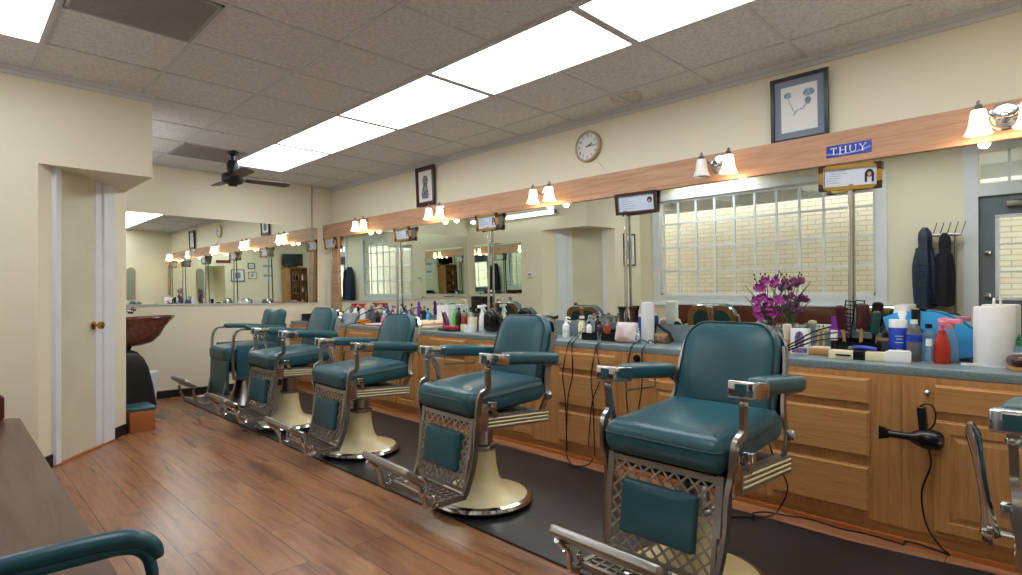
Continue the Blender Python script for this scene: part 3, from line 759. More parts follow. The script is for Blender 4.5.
# blue name sign
t = thing('name_sign', 'blue sign reading THUY on the oak band', 'sign', (3.672, .965, 1.998))
T = frameT((-.002, 0, 0), (0, -1, 0), (0, 0, 1)) @ Matrix.Rotation(math.radians(0), 4, 'Z')
MB().box(-.114, .114, -.033, .033, -.002, .003, T, bev=.001).build('plate', 'bluesign', t, smooth=False)
MB().prism([(-.11, -.010), (-.03, -.021), (.05, -.014), (.11, .002), (.11, -.006), (.05, -.022), (-.03, -.029), (-.11, -.018)], .003, .0034, T).build('swoosh', mat('pale_blue_swoosh', '#7f93cf', .3), t, smooth=False)
g = MB(); s = .0028
def bar(x0, x1, y0, y1): g.box(x0, x1, y0, y1, .0035, .0052, T)
x = -.075; hh = .019
def serif(xc, y, w=.007): bar(xc-w, xc+w, y-.0012, y+.0012)
bar(x-.015, x+.015, hh-.004, hh); bar(x-s, x+s, -hh, hh); serif(x, -hh); bar(x-.016, x-.013, hh-.010, hh); bar(x+.013, x+.016, hh-.010, hh)
x = -.027; bar(x-.014-s, x-.014+s, -hh, hh); bar(x+.014-s, x+.014+s, -hh, hh); bar(x-.014, x+.014, -.0015, .0015)
for q in (-.014, .014): serif(x+q, hh); serif(x+q, -hh)
x = .024; bar(x-.014-s, x-.014+s, -.008, hh); bar(x+.014-.0015, x+.014+.0015, -.008, hh); serif(x-.014, hh); serif(x+.014, hh, .006)
g.tube([T @ Vector((x-.014+.014*(1-math.cos(a)), -.008-.010*math.sin(a), .0044)) for a in [PI*k/8 for k in range(9)]], .0016, 6)
x = .073; bar(x-s, x+s, -hh, 0); serif(x, -hh); serif(x-.014, hh, .006); serif(x+.014, hh, .006)
g.tube([T @ Vector((x-.014, hh, .0044)), T @ Vector((x, -.001, .0044))], .0024, 6); g.tube([T @ Vector((x+.014, hh, .0044)), T @ Vector((x, -.001, .0044))], .0014, 6)
g.build('lettering', 'pw', t, smooth=False)

# ---------------------------------------------------------------- clock and pictures
def text_mesh(txt, size, T):
    c = bpy.data.curves.new('t', 'FONT'); c.body = txt; c.size = size; c.align_x = 'CENTER'; c.align_y = 'CENTER'; c.extrude = .0006
    o = bpy.data.objects.new('t', c); COL.objects.link(o); dg = bpy.context.evaluated_depsgraph_get(); dg.update()
    me = bpy.data.meshes.new_from_object(o.evaluated_get(dg)); vs = [tuple(v.co) for v in me.vertices]; fs = [tuple(p.vertices) for p in me.polygons]
    bpy.data.objects.remove(o); bpy.data.meshes.remove(me); bpy.data.curves.remove(c)
    return [tuple(T @ Vector(v)) for v in vs], fs
t = thing('wall_clock', 'round white wall clock with beige rim above the oak band', 'clock', (XW, 2.91, 2.39))
T = frameT((0, 0, 0), (0, -1, 0), (0, 0, 1))
R = .128
MB().lathe([(R, 0), (R, .030), (R-.008, .038), (R-.018, .036), (R-.020, .022), (R, 0)], 44, T, cap=False).build('rim', mat('beige_rim', '#b3a482', .4), t)
MB().lathe([(0, .020), (R-.018, .020), (R-.018, .024), (0, .024)], 40, T).build('face', 'pw', t)
g = MB()
for k in range(1, 13):
    a = PI/2-k*PI/6; v, f = text_mesh(str(k), .034, T @ Matrix.Translation(((R-.040)*math.cos(a), (R-.040)*math.sin(a), .0248))); g.add(v, f)
g.build('numerals', 'ink', t, smooth=False)
for nm, ang, ln, wd in (('hour_hand', math.radians(90-68), .05, .004), ('minute_hand', math.radians(90-90), .078, .003)):
    MB().box(-.012, ln, -wd, wd, .0265, .028, T @ Matrix.Rotation(ang, 4, 'Z')).build(nm, 'black', t, smooth=False)
MB().tube([(-.008, -.06, -.11), (-.004, -.15, -.2), (-.003, -.25, -.29)], .0025, 6).build('power_cord', 'pw', t)
MB().tube([(-.003, .20, .05), (-.003, .31, .11), (-.003, .42, .185)], .002, 6).build('upper_cord', 'wall2', t)

def picture(name, label, loc, T, w, h, b, frame, mount, mw, art, cat='picture'):
    t = thing(name, label, cat, loc)
    g = MB()
    for q in ((-w/2, w/2, -h/2, -h/2+b), (-w/2, w/2, h/2-b, h/2), (-w/2, -w/2+b, -h/2+b, h/2-b), (w/2-b, w/2, -h/2+b, h/2-b)): g.box(*q, 0, .018, T)
    g.build('frame', frame, t, smooth=False)
    MB().box(-w/2+.004, w/2-.004, -h/2+.004, h/2-.004, .002, .007, T).build('mount', mount, t, smooth=False)
    aw, ah = w/2-b-mw, h/2-b-mw
    MB().box(-aw, aw, -ah, ah, .007, .0085, T).build('print', 'pw', t, smooth=False)
    if art: art(t, T, aw, ah)
    return t
def lean(x, y, z, a=.05): return frameT((0, 0, 0), (0, -1, 0), (-a, 0, 1))
def artA(t, T, aw, ah):
    m = mat('blue_ink_drawing', '#6d8396', .7, noise=(60, '#a9b7c2')); g = MB()
    def blob(x, y, r, sy=1): g.lathe([(0, .0085), (r, .0085), (r, .0095), (0, .0095)], 14, T @ Matrix.Translation((x, y, 0)), sy=sy)
    blob(-aw*.62, ah*.62, .022, .9); blob(aw*.55, ah*.6, .034, .7); blob(aw*.5, ah*.25, .018, 1.3)
    g.tube([T @ Vector((-aw*.6, ah*.5, .009)), T @ Vector((-aw*.35, 0, .009)), T @ Vector((-aw*.2, -ah*.2, .009))], .002, 6, smooth=4)
    g.tube([T @ Vector((aw*.5, ah*.4, .009)), T @ Vector((aw*.3, 0, .009)), T @ Vector((-aw*.1, -ah*.1, .009)), T @ Vector((-aw*.3, -ah*.3, .009))], .003, 6, smooth=4)
    g.build('drawing', m, t)
def artB(t, T, aw, ah):
    m = mat('grey_portrait', '#4a4a50', .7, noise=(40, '#9a9a9e')); g = MB()
    def blob(x, y, r, sy=1): g.lathe([(0, .0085), (r, .0085), (r, .0095), (0, .0095)], 16, T @ Matrix.Translation((x, y, 0)), sy=sy)
    blob(0, ah*.35, .05, 1.2); g.prism([(-.03, .03), (.03, .03), (.06, -.10), (.05, -ah*.8), (-.06, -ah*.8), (-.07, -.08)], .0085, .0096, T); g.build('drawing', m, t)
picture('framed_picture', 'black framed drawing with blue-grey mount above the oak band, near end', (XW-.03, 1.262, 2.325), lean(0, 0, 0), .335, .405, .022, 'blackfr', 'matgrey', .04, artA)
picture('framed_picture', 'black framed grey portrait with red mount above the far sconces', (XW-.025, 5.135, 2.36), lean(0, 0, 0), .33, .43, .028, 'blackfr', 'redmat', .02, artB)
# picture on the plain wall beside the windows (seen in the mirror)
picture('framed_picture', 'narrow black framed blue print on the plain wall beside the windows', (.085, YA, 1.72), frameT((0, -.001, 0), (1, 0, 0), (0, 0, 1)), .30, .48, .02, 'blackfr', 'pw', .05,
        lambda t, T, aw, ah: MB().box(-aw*.8, aw*.8, -ah*.8, ah*.8, .0085, .0095, T).build('drawing', 'matgrey', t, smooth=False))

# thermostat on the shampoo wall
t = thing('thermostat', 'white thermostat on the wall beside the shampoo mirror', 'thermostat', (1.095, 5.93, 1.38))
B(0, .025, -.05, .05, -.04, .04, bev=.006).build('housing', 'wplastic', t); B(.025, .027, -.03, .03, -.005, .025).build('display', 'iron', t, smooth=False)

# ---------------------------------------------------------------- windows, door, outside
def window(n, y0, y1, cols, rows):
    t = thing('window_%d' % n, None, None); t['kind'] = 'structure'
    g = MB(); c = .115; xx = XL
    for q in ((y0-c, y1+c, wz0-c, wz0), (y0-c, y1+c, wz1, wz1+.08), (y0-c, y0, wz0, wz1), (y1, y1+c, wz0, wz1)): g.box(xx-.01, xx+.022, *q)
    g.box(xx-.0, xx+.045, y0-c-.02, y1+c+.02, wz0-c-.03, wz0-c)
    g.build('window_frame', 'white', t, smooth=False)
    g = MB(); s = .0135
    for i in range(1, cols): y = y0+(y1-y0)*i/cols; g.box(xx-.05, xx-.025, y-s, y+s, wz0, wz1)
    for j in range(1, rows): z = wz0+(wz1-wz0)*j/rows; g.box(xx-.052, xx-.023, y0, y1, z-s, z+s)
    g.box(xx-.055, xx-.02, y0, y1, wz0, wz0+.03); g.box(xx-.055, xx-.02, y0, y1, wz1-.03, wz1); g.box(xx-.055, xx-.02, y0, y0+.03, wz0, wz1); g.box(xx-.055, xx-.02, y1-.03, y1, wz0, wz1)
    g.build('glazing_bars', 'white', t, smooth=False)
    B(xx-.040, xx-.037, y0, y1, wz0, wz1).build('glass', 'glass', t, smooth=False)
window(1, wy0, wy1, 10, 4)
t = thing('door_2', None, None); t['kind'] = 'structure'
g = MB(); xx = XL
for q in ((dy1, dy1+.12, 0, tz1+.1), (dy0-.1, dy0, 0, tz1+.1), (dy0, dy1, tz1, tz1+.1), (dy0, dy1, dz1, tz0)): g.box(xx-.01, xx+.022, *q)
g.build('door_frame', 'white', t, smooth=False)
gy0, gy1, gz0, gz1 = dy0+.14, dy1-.15, 1.0, 1.83
g = MB()
for q in ((dy0, dy1, 0, gz0), (dy0, dy1, gz1, dz1), (dy0, gy0, gz0, gz1), (gy1, dy1, gz0, gz1)): g.box(xx-.06, xx-.02, *q)
g.box(xx-.02, xx-.012, gy0, gy1, .25, .85)
dp = g.build('door_panel', 'grey_door', t, smooth=False)
g = MB()
for q in ((gy0-.02, gy1+.02, gz0-.02, gz0+.01), (gy0-.02, gy1+.02, gz1-.01, gz1+.02), (gy0-.02, gy0+.01, gz0, gz1), (gy1-.01, gy1+.02, gz0, gz1)): g.box(xx-.065, xx-.010, *q)
for z in (1.27, 1.55): g.box(xx-.05, xx-.03, gy0, gy1, z-.008, z+.008)
for y in (.18,): g.box(xx-.05, xx-.03, y-.008, y+.008, gz0, gz1)
g.build('glass_frame', 'white', dp, smooth=False)
B(xx-.042, xx-.040, gy0, gy1, gz0, gz1).build('glass', 'glass', t, smooth=False)
B(xx-.042, xx-.040, dy0, dy1, tz0, tz1).build('transom_glass', 'glass', t, smooth=False)
for y in (.08, .32, .56): B(xx-.05, xx-.03, y-.012, y+.012, tz0, tz1).build('transom_bar', 'white', t, smooth=False)
for z, nm in ((1.47, 'deadbolt'), (1.02, 'door_knob')):
    MB().lathe([(0, 0), (.03, 0), (.03, .008), (.018, .012), (.018, .03), (.028, .04), (.02, .055), (0, .058)], 18, frameT((xx-.018, dy1-.07, z), (0, 1, 0), (0, 0, 1))).build(nm, 'chrome', dp)
t2 = thing('door_closer', 'grey closer arm at the top of the grey entrance door', 'door closer', (XL-.015, .45, 1.95))
B(0, .06, -.13, .13, -.03, .03, bev=.008).build('body', 'iron', t2); MB().tube([(.05, .1, .035), (.12, -.05, .05), (.04, -.22, .07)], .008, 6).build('arm', 'iron', t2)
# outside
struct(B(-1.95, -1.85, -3, 9, -.2, 2.9).build('outside_wall', 'brick', smooth=False))
struct(B(-1.85, XL-.15, -3, 9, -.12, -.05).build('outside_ground', 'pave', smooth=False))
g = MB().box(-1.3, XL-.15, -1.5, 7, 2.52, 2.58)
for y in [i*1.15-.8 for i in range(7)]: g.box(-1.3, XL-.15, y-.05, y+.05, 2.42, 2.52)
g.box(-1.36, -1.28, -1.5, 7, 2.36, 2.58); struct(g.build('outside_canopy', 'outer', smooth=False))

# ---------------------------------------------------------------- bench, waiting chair, coat stand
t = thing('bench', 'long dark wooden bench below the windows at lower left', 'bench', (0, 0, 0))
by0, by1 = 1.62, 4.40
o_ = [(-.19, by0), (.318, by0), (.318, by1-.04), (.28, by1), (-.19, by1)]
MB().prism(o_, .415, .452).build('seat', 'bench', t, smooth=False)
T = frameT((0, 0, 0), (0, 1, 0), (0, 0, 1))
MB().box(-.205, -.175, by0, by1, .452, .90, bev=.005).build('backrest', 'benchred', t)
for y in (by0+.06, (by0+by1)/2, by1-.10):
    MB().box(-.18, .25, y-.03, y+.03, 0, .415, bev=.004).build('leg', 'benchred', t)
MB().pad([(-.20, .44), (.235, .44), (.250, .47), (.250, .58), (.235, .60), (.19, .605), (-.20, .605)], .035, .01, 0, frameT((0, by1-.04, 0), (1, 0, 0), (0, 0, 1))).build('end_piece', 'benchred', t)

t = thing('waiting_chair', 'teal padded armchair with curved tube arms at the bottom left corner', 'chair', (0, 0, 0))
ay0, ay1 = .90, 1.44
for y in (ay0, ay1):
    g = MB().tube([(-.12, y, .635), (.05, y, .632), (.20, y, .630), (.27, y, .628), (.305, y, .612), (.322, y, .578), (.326, y, .50), (.326, y, .10), (.30, y, .022), (.20, y, .018), (-.10, y, .018)], .0125, smooth=5, n=12)
    g.build('arm_tube', 'teal', t)
    MB().tube([(-.10, y, .652), (.10, y, .655), (.24, y, .652), (.295, y, .642), (.325, y, .618), (.337, y, .592)], [.014, .019, .020, .020, .018, .012], smooth=5, n=12).build('arm_pad', 'teal', t)
    g = MB().tube([(-.12, y, .635), (-.11, y, .3), (-.10, y, .018)], .0125, smooth=3, n=10); g.build('rear_tube', 'teal', t)
MB().pad(rrect(.42, .48, .05), .07, .03, .01, Matrix.Translation((.07, (ay0+ay1)/2, .38))).build('seat', 'teal', t)
MB().pad(rrect(.48, .34, .05), .04, .018, .01, frameT((-.12, (ay0+ay1)/2, .68), (0, 1, 0), (-.08, 0, 1))).build('backrest', 'teal', t)
g = MB()
for x, z in ((.22, .38), (-.10, .38), (-.12, .60)): g.tube([(x, ay0, z), (x, ay1, z)], .010, 8)
g.build('cross_tube', 'teal', t)

def coat(label, y, yw, z0, z1, m, x0, x1, hood):
    t = thing('coat', label, 'coat', (0, 0, 0), 0, 'coats on the stand')
    xc = (x0+x1)/2; hx = (x1-x0)/2; prof = [(z1, .25), (z1-.05, .55), (z1-.12, .62), (z1-.2, .58), (z1-.24, .7), (z1-.35, .85), (z1-.5, .95), (z1-.65, 1.0), (z0, .98)]
    n = 24; vs = []; fs = []
    for (z, s) in prof:
        for i in range(n):
            a = 2*PI*i/n; f = 1+.07*math.sin(5*a+z*3)
            vs.append((xc+hx*min(1, s+.2)*math.cos(a)*f, y+yw/2*s*math.sin(a)*f, z+(.01*math.sin(3*a) if z == z0 else 0)))
    # quilting rings
    for k in range(len(prof)-1):
        for i in range(n): j = (i+1) % n; fs.append((k*n+i, k*n+j, (k+1)*n+j, (k+1)*n+i))
    fs.append(tuple(range(n))); fs.append(tuple((len(prof)-1)*n+i for i in range(n)))
    MB().add(vs, fs).build('body', m, t)
    for s in (-1, 1):
        MB().tube([(xc+.02, y+s*yw*.2, z1-.22), (xc+.04, y+s*yw*.34, z1-.4), (xc+.04, y+s*yw*.36, z1-.6), (xc+.04, y+s*yw*.34, z0+.06)], [.035, .04, .035, .028], smooth=4, n=10).build('sleeve', m, t)
    if hood:
        g = MB()
        for k in range(11):
            z = z0+.05+k*(z1-.28-z0)/10; s = 1.02 if z < z1-.4 else .85
            g.tube([(xc+hx*1.0*s*math.cos(a), y+yw/2*s*math.sin(a), z) for a in [2*PI*i/16 for i in range(16)]], .005, 5, closed=True)
        g.build('quilting', 'navy', t)
cs = thing('coat_stand', 'chrome coat stand with angled hooks by the entrance door', 'coat stand', (-.155, .985, 0))
MB().cyl(.012, (0, 0, 0), (0, 0, 1.70), 12).build('pole', 'chrome2', cs)
MB().lathe([(.055, 0), (.055, .012), (.015, .03)], 20).build('base', 'chrome2', cs)
MB().box(.0, .07, -.06, .20, 1.655, 1.685, bev=.006).build('hook_plate', 'chrome', cs)
for k in range(5):
    y = -.05+.06*k; MB().tube([(.05, y, 1.67), (.08, y-.02, 1.70), (.10, y-.05, 1.80)], .005, 6).build('hook', 'chrome', cs)
coat('navy quilted hooded coat on the coat stand, farther from the door', 1.235, .20, .90, 1.76, 'navy', -.20, .035, True)
coat('plain black coat on the coat stand, nearer the door', 1.065, .17, .93, 1.69, 'coatblack', -.20, .03, False)

# front wall furnishings, seen in the mirrors
t = thing('display_cabinet', 'tall oak cabinet with glass doors and the television above it', 'cabinet', (0, 0, 0))
x0, x1, yy = .42, 1.0, YF
g = MB().box(x0, x1, yy, yy+.26, 0, .08); g.box(x0, x0+.02, yy, yy+.26, .08, 1.80); g.box(x1-.12, x1, yy, yy+.26, .08, 1.80); g.box(x0, x1, yy, yy+.26, 1.78, 1.80); g.box(x0, x1, yy, yy+.01, .08, 1.8)
g.build('body', 'oak_v', t, smooth=False)
for z in (.45, .8, 1.095, 1.45): B(x0+.02, x1-.12, yy+.01, yy+.24, z, z+.012).build('shelf', 'oak_h', t, smooth=False)
g = MB(); 
for q in ((x0, x0+.03), (x1-.15, x1-.12), ((x0+x1-.12)/2-.012, (x0+x1-.12)/2+.012)): g.box(q[0], q[1], yy+.26, yy+.275, .1, 1.78)
g.build('door_frame', 'dkwood', t, smooth=False)
for (a, b, ll) in ((x0+.03, (x0+x1-.12)/2-.012, ''), ((x0+x1-.12)/2+.012, x1-.15, '')): B(a, b, yy+.262, yy+.265, .1, 1.78).build('glass_door', 'glass', t, smooth=False)
k = 0
for z in (.812, 1.132, 1.462):
    for i in range(5):
        x = x0+.07+.075*i; c = ['wplastic', 'bottlegreen', 'amber', 'blue', 'black'][(i+k) % 5]
        o = MB().lathe([(.02, 0), (.022, .09), (.01, .12), (.01, .15), (0, .15)], 14).build('bottle', c, None, loc=(x, yy+.12, z)); k += 1
        tag(o, 'small bottle standing in the glass-doored cabinet', 'bottle', 'bottles in the display cabinet')
t = thing('television', 'black flat television standing on the tall oak cabinet', 'television', (.74, YF+.10, 1.80))
B(-.28, .28, -.02, .02, .04, .36, bev=.004).build('housing', 'black', t); B(-.265, .265, .02, .022, .055, .345).build('screen', 'tv', t, smooth=False); B(-.10, .10, -.06, .06, 0, .04, bev=.004).build('stand', 'black', t)
FT = frameT((0, .001, 0), (-1, 0, 0), (0, 0, 1))
def simple(fr, mo): return lambda t, T, aw, ah: MB().box(-aw*.6, aw*.6, -ah*.7, ah*.7, .0085, .0095, T).build('drawing', mo, t, smooth=False)
for (x, z, w_, h_, fr, mo, l) in ((2.12, 1.60, .32, .30, 'blackfr', 'matgrey', 'wide black framed photograph right of the recessed opening on the front wall'),
                                (1.78, 1.84, .17, .14, 'blackfr', 'poster', 'small black framed certificate, upper of two on the front wall'),
                                (1.76, 1.60, .21, .18, 'tan', 'poster', 'small tan framed certificate, lower of two on the front wall')):
    picture('framed_picture', l, (x, YF, z), FT, w_, h_, .015, fr, 'pw', .03, simple(fr, mo))
for (x, z, h_, l) in ((1.36, 1.78, .20, 'pale price poster, upper on the front wall beside the cabinet'), (1.36, 1.50, .26, 'blue and white poster, lower on the front wall beside the cabinet')):
    t = thing('poster', l, 'poster', (x, YF, z)); B(-.13, .13, 0, .003, -h_/2, h_/2).build('sheet', 'pw', t, smooth=False); B(-.12, .12, .003, .004, h_/2-.07, h_/2-.01).build('heading', 'poster', t, smooth=False)
t = thing('exit_plaque', 'dark red plaque over the recessed opening on the front wall', 'sign', (2.45, YF, 1.95)); B(-.17, .17, 0, .015, -.035, .035).build('plate', 'redmat', t, smooth=False)
t = thing('arched_panel', 'narrow arched green-grey panel in a wooden frame on the front wall', 'wall panel', (2.99, YF, 1.42))
def arch(w, h, n=14): return [(-w/2, -h/2), (w/2, -h/2)]+[(w/2*math.cos(a), h/2-w/2+w/2*math.sin(a)) for a in [PI*k/n for k in range(n+1)]]
MB().prism(arch(.17, .72), 0, .02, FT).build('frame', 'tan', t, smooth=False); MB().prism(arch(.13, .67), .02, .023, FT).build('panel', mat('green_grey_glass', '#8c9b8c', .15), t, smooth=False)

# ---------------------------------------------------------------- shampoo corner
t = thing('shampoo_sink', 'brown shampoo bowl on a black pedestal against the side wall', 'shampoo sink', (1.11, 6.42, 0))
g = MB(); n = 32
prof = [(.02, .675, .13), (.11, .685, .15), (.165, .715, .18), (.200, .775, .205), (.218, .86, .23), (.230, .925, .245), (.24, .945, .25), (.235, .952, .25), (.22, .935, .27), (.17, .86, .25), (.10, .80, .22), (.0, .79, .2)]
vs = []
for (r, z, cx) in prof:
    for i in range(n):
        a = 2*PI*i/n; lip = max(0, math.cos(a))**3*(.04 if z > .9 else 0)
        vs.append((cx+(r*1.0)*math.cos(a)+lip, r*.95*math.sin(a), z+(.012*math.cos(a) if z > .9 else 0)))
fs = [(k*n+i, k*n+(i+1) % n, (k+1)*n+(i+1) % n, (k+1)*n+i) for k in range(len(prof)-1) for i in range(n)]
g.add(vs, fs); g.box(0, .06, -.24, .24, .80, .96, bev=.015); g.build('bowl', 'brown_glaze', t)
MB().tube([(.16, 0, .73), (.13, 0, .66), (.12, 0, .60)], .035, n=14).build('drain', 'black', t)
g = MB(); pr = [(.60, .05, .20, .10), (.64, .06, .17, .09)]
T = frameT((0, -.20, 0), (1, 0, 0), (0, 0, 1))
g = MB().pad([(.0, .03), (.27, .03), (.335, .06), (.345, .12), (.32, .30), (.28, .48), (.24, .57), (.19, .63), (.10, .65), (0, .65)], .34, .05, .01, T @ Matrix.Translation((0, 0, -.36)))
g.build('pedestal', 'blackm', t)
MB().tube([(.08, .08, .95), (.08, .08, 1.00), (.13, .06, 1.015), (.16, .05, 1.01)], .009, smooth=4, n=8).lathe([(.02, 0), (.026, .02), (.016, .035)], 14, Matrix.Translation((.17, .05, .985))).build('faucet', 'chrome', t)
MB().tube([(.06, -.05, .955), (.05, -.12, 1.0), (.09, -.17, 1.03), (.13, -.19, 1.035)], .007, smooth=4, n=8).sphere((.145, -.195, 1.035), .024).build('spray_head', 'iron', t)
t = thing('wooden_step', 'low orange-brown wooden box with a teal top at the shampoo corner', 'box', (1.12, 5.80, 0))
MB().box(0, .185, -.12, .16, 0, .175, bev=.004).build('box', 'oakstrip', t); MB().pad(rrect(.20, .29, .02), .03, .012, .004, Matrix.Translation((.095, .02, .176))).build('cushion_top', 'teal', t)
t = thing('waste_bin', 'white waste bin behind the shampoo pedestal', 'bin', (1.46, 6.74, 0))
MB().lathe([(.09, 0), (.11, .36), (.10, .36), (.085, .02)], 20).build('body', 'wplastic', t); MB().lathe([(.115, .36), (.115, .385), (0, .40)], 20).build('lid', 'wplastic', t)
t = thing('wash_cabinet', 'dark low wall cabinet with folded towel under the shampoo mirror', 'cabinet', (1.095, 6.98, .60))
B(0, .12, -.20, .20, 0, .46, bev=.004).build('body', 'black', t)

# ---------------------------------------------------------------- things on the counter
def jar(name, label, cat, x, y, prof, m, cap=None, capm='wplastic', n=18, group=None, z=CT, extra=None, lab=None, labm='pw'):
    """lathe body with an optional cap profile and label band (r,z0,z1)"""
    t = thing(name, label, cat, (x, y, z), 0, group)
    MB().lathe(prof, n).build('body', m, t)
    if cap: MB().lathe(cap, n).build('cap', capm, t)
    if lab: MB().lathe([(lab[0], lab[1]), (lab[0], lab[2])], n, cap=False).build('label_band', labm, t)
    if extra: extra(t)
    return t
def bot(r, h, neck=.4): return [(r*.95, 0), (r, .006), (r, h*.68), (r*.85, h*.78), (r*neck, h*.86), (r*neck, h*.90)]
def capp(r, h, neck=.45): return [(r*neck, h*.88), (r*neck, h), (0, h)]
# paper towel roll, near end
t = thing('paper_towel_roll', 'large white paper towel roll at the right end of the counter', 'paper towels', (3.56, .317, CT))
MB().lathe([(.022, 0), (.075, 0), (.078, .01), (.078, .275), (.074, .283), (.022, .283)], 40).build('roll', 'pw', t)
MB().prism([(-.07, .03), (-.085, .07), (-.085, .115), (-.075, .115), (-.070, .07), (-.055, .05)], 0.001, .012).build('loose_end', 'pw', t, smooth=False)
g = MB().lathe([(.08, 0), (.08, .006)], 20, Matrix.Translation((0, 0, -.0))); g.cyl(.005, (0, 0, 0), (0, 0, .29), 8)
for k in (-1, 0, 1): g.tube([(k*.018-.012, 0, .283), (k*.018-.012, 0, .31), (k*.018, 0, .322), (k*.018+.012, 0, .31), (k*.018+.012, 0, .283)], .003, 6, smooth=4)
g.build('holder', 'wplastic', t)
# green pump bottle and black clipper at the frame edge
def pump(col, h, d=(-1, 0)):
    def f(t):
        g = MB().cyl(.005, (0, 0, h), (0, 0, h+.03), 8); g.tube([(0, 0, h+.03), (d[0]*.02, d[1]*.02, h+.034), (d[0]*.045, d[1]*.045, h+.026)], .006, 8)
        g.lathe([(.014, h-.012), (.012, h+.004), (0, h+.006)], 12); g.build('pump', col, t)
    return f
jar('pump_bottle', 'clear bottle with green pump at the right edge of the counter', 'bottle', 3.55, .225, bot(.032, .12), 'clear', None, extra=pump('green', .115), lab=(.0325, .02, .07))
t = thing('hand_mirror_case', 'dark purple-black case lying at the right edge of the counter', 'case', (3.42, .215, CT), math.radians(20))
MB().pad(rrect(.13, .08, .03), .045, .02, .008, Matrix.Translation((0, 0, .018))).build('shell', 'maroon', t); MB().box(-.06, .06, -.035, .035, 0, .018, bev=.003).build('foot', 'tan', t)
# light-blue fan-shaped plastic cape collar
t = thing('cutting_collar', 'light blue curved plastic collar behind the spray bottles', 'cutting collar', (3.62, .50, CT))
t.scale = (1, 1.095, 1.095)
Pl = [(.25, .012), (.10, .035), (.03, .035), (-.04, .02), (-.10, .0), (-.17, .03)]
top = [(.26, .02), (.20, .12), (.13, .21), (.04, .265), (-.05, .255), (-.10, .23)]
outl = [(-.27, .04), (-.18, .05), (-.06, .02), (.02, 0), (.12, 0), (.20, .05), (.24, .14), (.255, .20), (.20, .225), (.12, .235), (.03, .225), (-.05, .185), (-.11, .13), (-.16, .09), (-.22, .075), (-.27, .075)]
MB().prism(outl, -.004, .004, frameT((0, 0, .0), (-.25, 1, 0), (.12, 0, 1))).build('sheet', 'sky', t, smooth=False)
# spray bottle with red liquid
def spray(x, y, label, liq, head, h=.225, rz=0, r=.035):
    t = thing('spray_bottle', label, 'spray bottle', (x, y, CT), rz, 'trigger spray bottles on the counter')
    MB().lathe([(r*.95, 0), (r, .006), (r, h*.35), (r*.8, h*.52), (r*.45, h*.68), (r*.36, h*.74)], 20).build('bottle', liq, t)
    g = MB().lathe([(r*.42, h*.72), (r*.45, h*.80), (r*.3, h*.82)], 14); g.box(-.014, .05, -.012, .012, h*.82, h*.93, bev=.004); g.box(-.038, -.012, -.009, .009, h*.86, h*.95, bev=.004); g.cyl(.006, (-.04, 0, h*.905), (-.055, 0, h*.905), 8)
    g.tube([(-.02, 0, h*.84), (-.035, 0, h*.74), (-.055, 0, h*.66)], .005, 8, smooth=3); g.build('trigger_head', head, t); return t
spray(3.50, .509, 'red spray bottle with pink trigger in front of the blue collar', 'red', 'pink', rz=math.radians(200))
spray(3.57, .485, 'clear spray bottle with pink trigger directly behind the red one', 'clear', 'pink', h=.235, rz=math.radians(250))
jar('water_bottle', 'clear ribbed water bottle with a blue label, left of the small vial', 'bottle', 3.51, .625, [(.03, 0), (.034, .008), (.033, .03), (.034, .045), (.033, .06), (.034, .11), (.034, .15), (.026, .175), (.014, .192)], 'clear', [(.016, .190), (.016, .212), (0, .212)], 'wplastic', lab=(.0345, .10, .135), labm='blue')
jar('small_vial', 'small clear vial with white cap between water bottle and red spray', 'bottle', 3.46, .555, bot(.014, .10), 'clear', [(.013, .085), (.013, .12), (0, .12)], 'wplastic')
jar('water_bottle', 'clear round bottle behind the small white-capped vial', 'bottle', 3.58, .575, bot(.034, .18), 'clear', capp(.034, .19), 'black')
jar('shampoo_bottle', 'tall black bottle with black cap, behind the water bottle', 'bottle', 3.61, .635, bot(.036, .20), 'black', [(.02, .175), (.02, .262), (0, .262)], 'black')
t = jar('spray_can', 'blue and white aerosol can beside the water bottle', 'can', 3.54, .700, [(.040, 0), (.042, .006), (.042, .165), (.040, .17), (.040, .172)], 'blue', [(.041, .168), (.041, .205), (.038, .21), (0, .21)], 'wplastic', n=28)
g = MB()
for k, (a, b) in enumerate(((.125, .9), (.110, .7), (.092, .95), (.055, .6), (.045, .8))):
    g.tube([(.0428*math.cos(th), .0428*math.sin(th), a) for th in [PI+.35+(-.5*b)+b*i/8 for i in range(9)]], .0014, 5)
g.build('label_text', 'pw', t)
jar('spray_can', 'plain white aerosol can, taller, behind the blue and white one', 'can', 3.63, .700, [(.036, 0), (.038, .006), (.038, .245), (.036, .25)], 'wplastic', [(.036, .25), (.036, .285), (0, .285)], 'wplastic', n=24)
t = thing('white_box', 'small white open box at the counter edge below the blue can', 'box', (3.42, .676, CT), math.radians(8))
MB().box(-.045, .045, -.055, .055, 0, .05, bev=.003).box(-.045, .045, -.05, .04, .05, .056).build('carton', 'pw', t)
# long cream tray box with clipper on it
t = thing('cream_tray', 'long cream plastic box holding the cordless clipper, at the counter edge', 'box', (3.40, .845, CT), math.radians(3))
MB().box(-.035, .035, -.135, .135, 0, .045, bev=.004).build('box', 'creambox', t); MB().box(-.038, .038, -.035, .02, .0, .048, bev=.003).build('strap', 'black', t)
MB().box(-.041, -.035, .03, .10, .018, .026).build('slot', 'black', t)
t = thing('hair_clipper', 'blue and black hair clipper lying on the cream box', 'clipper', (3.405, .825, CT+.049), math.radians(80))
MB().tube([(-.06, 0, .010), (0, 0, .014), (.05, 0, .012)], [.010, .012, .009], smooth=3, n=10).build('body', 'blue', t); MB().box(.048, .07, -.014, .014, .004, .016, bev=.002).build('blade', 'steel', t)
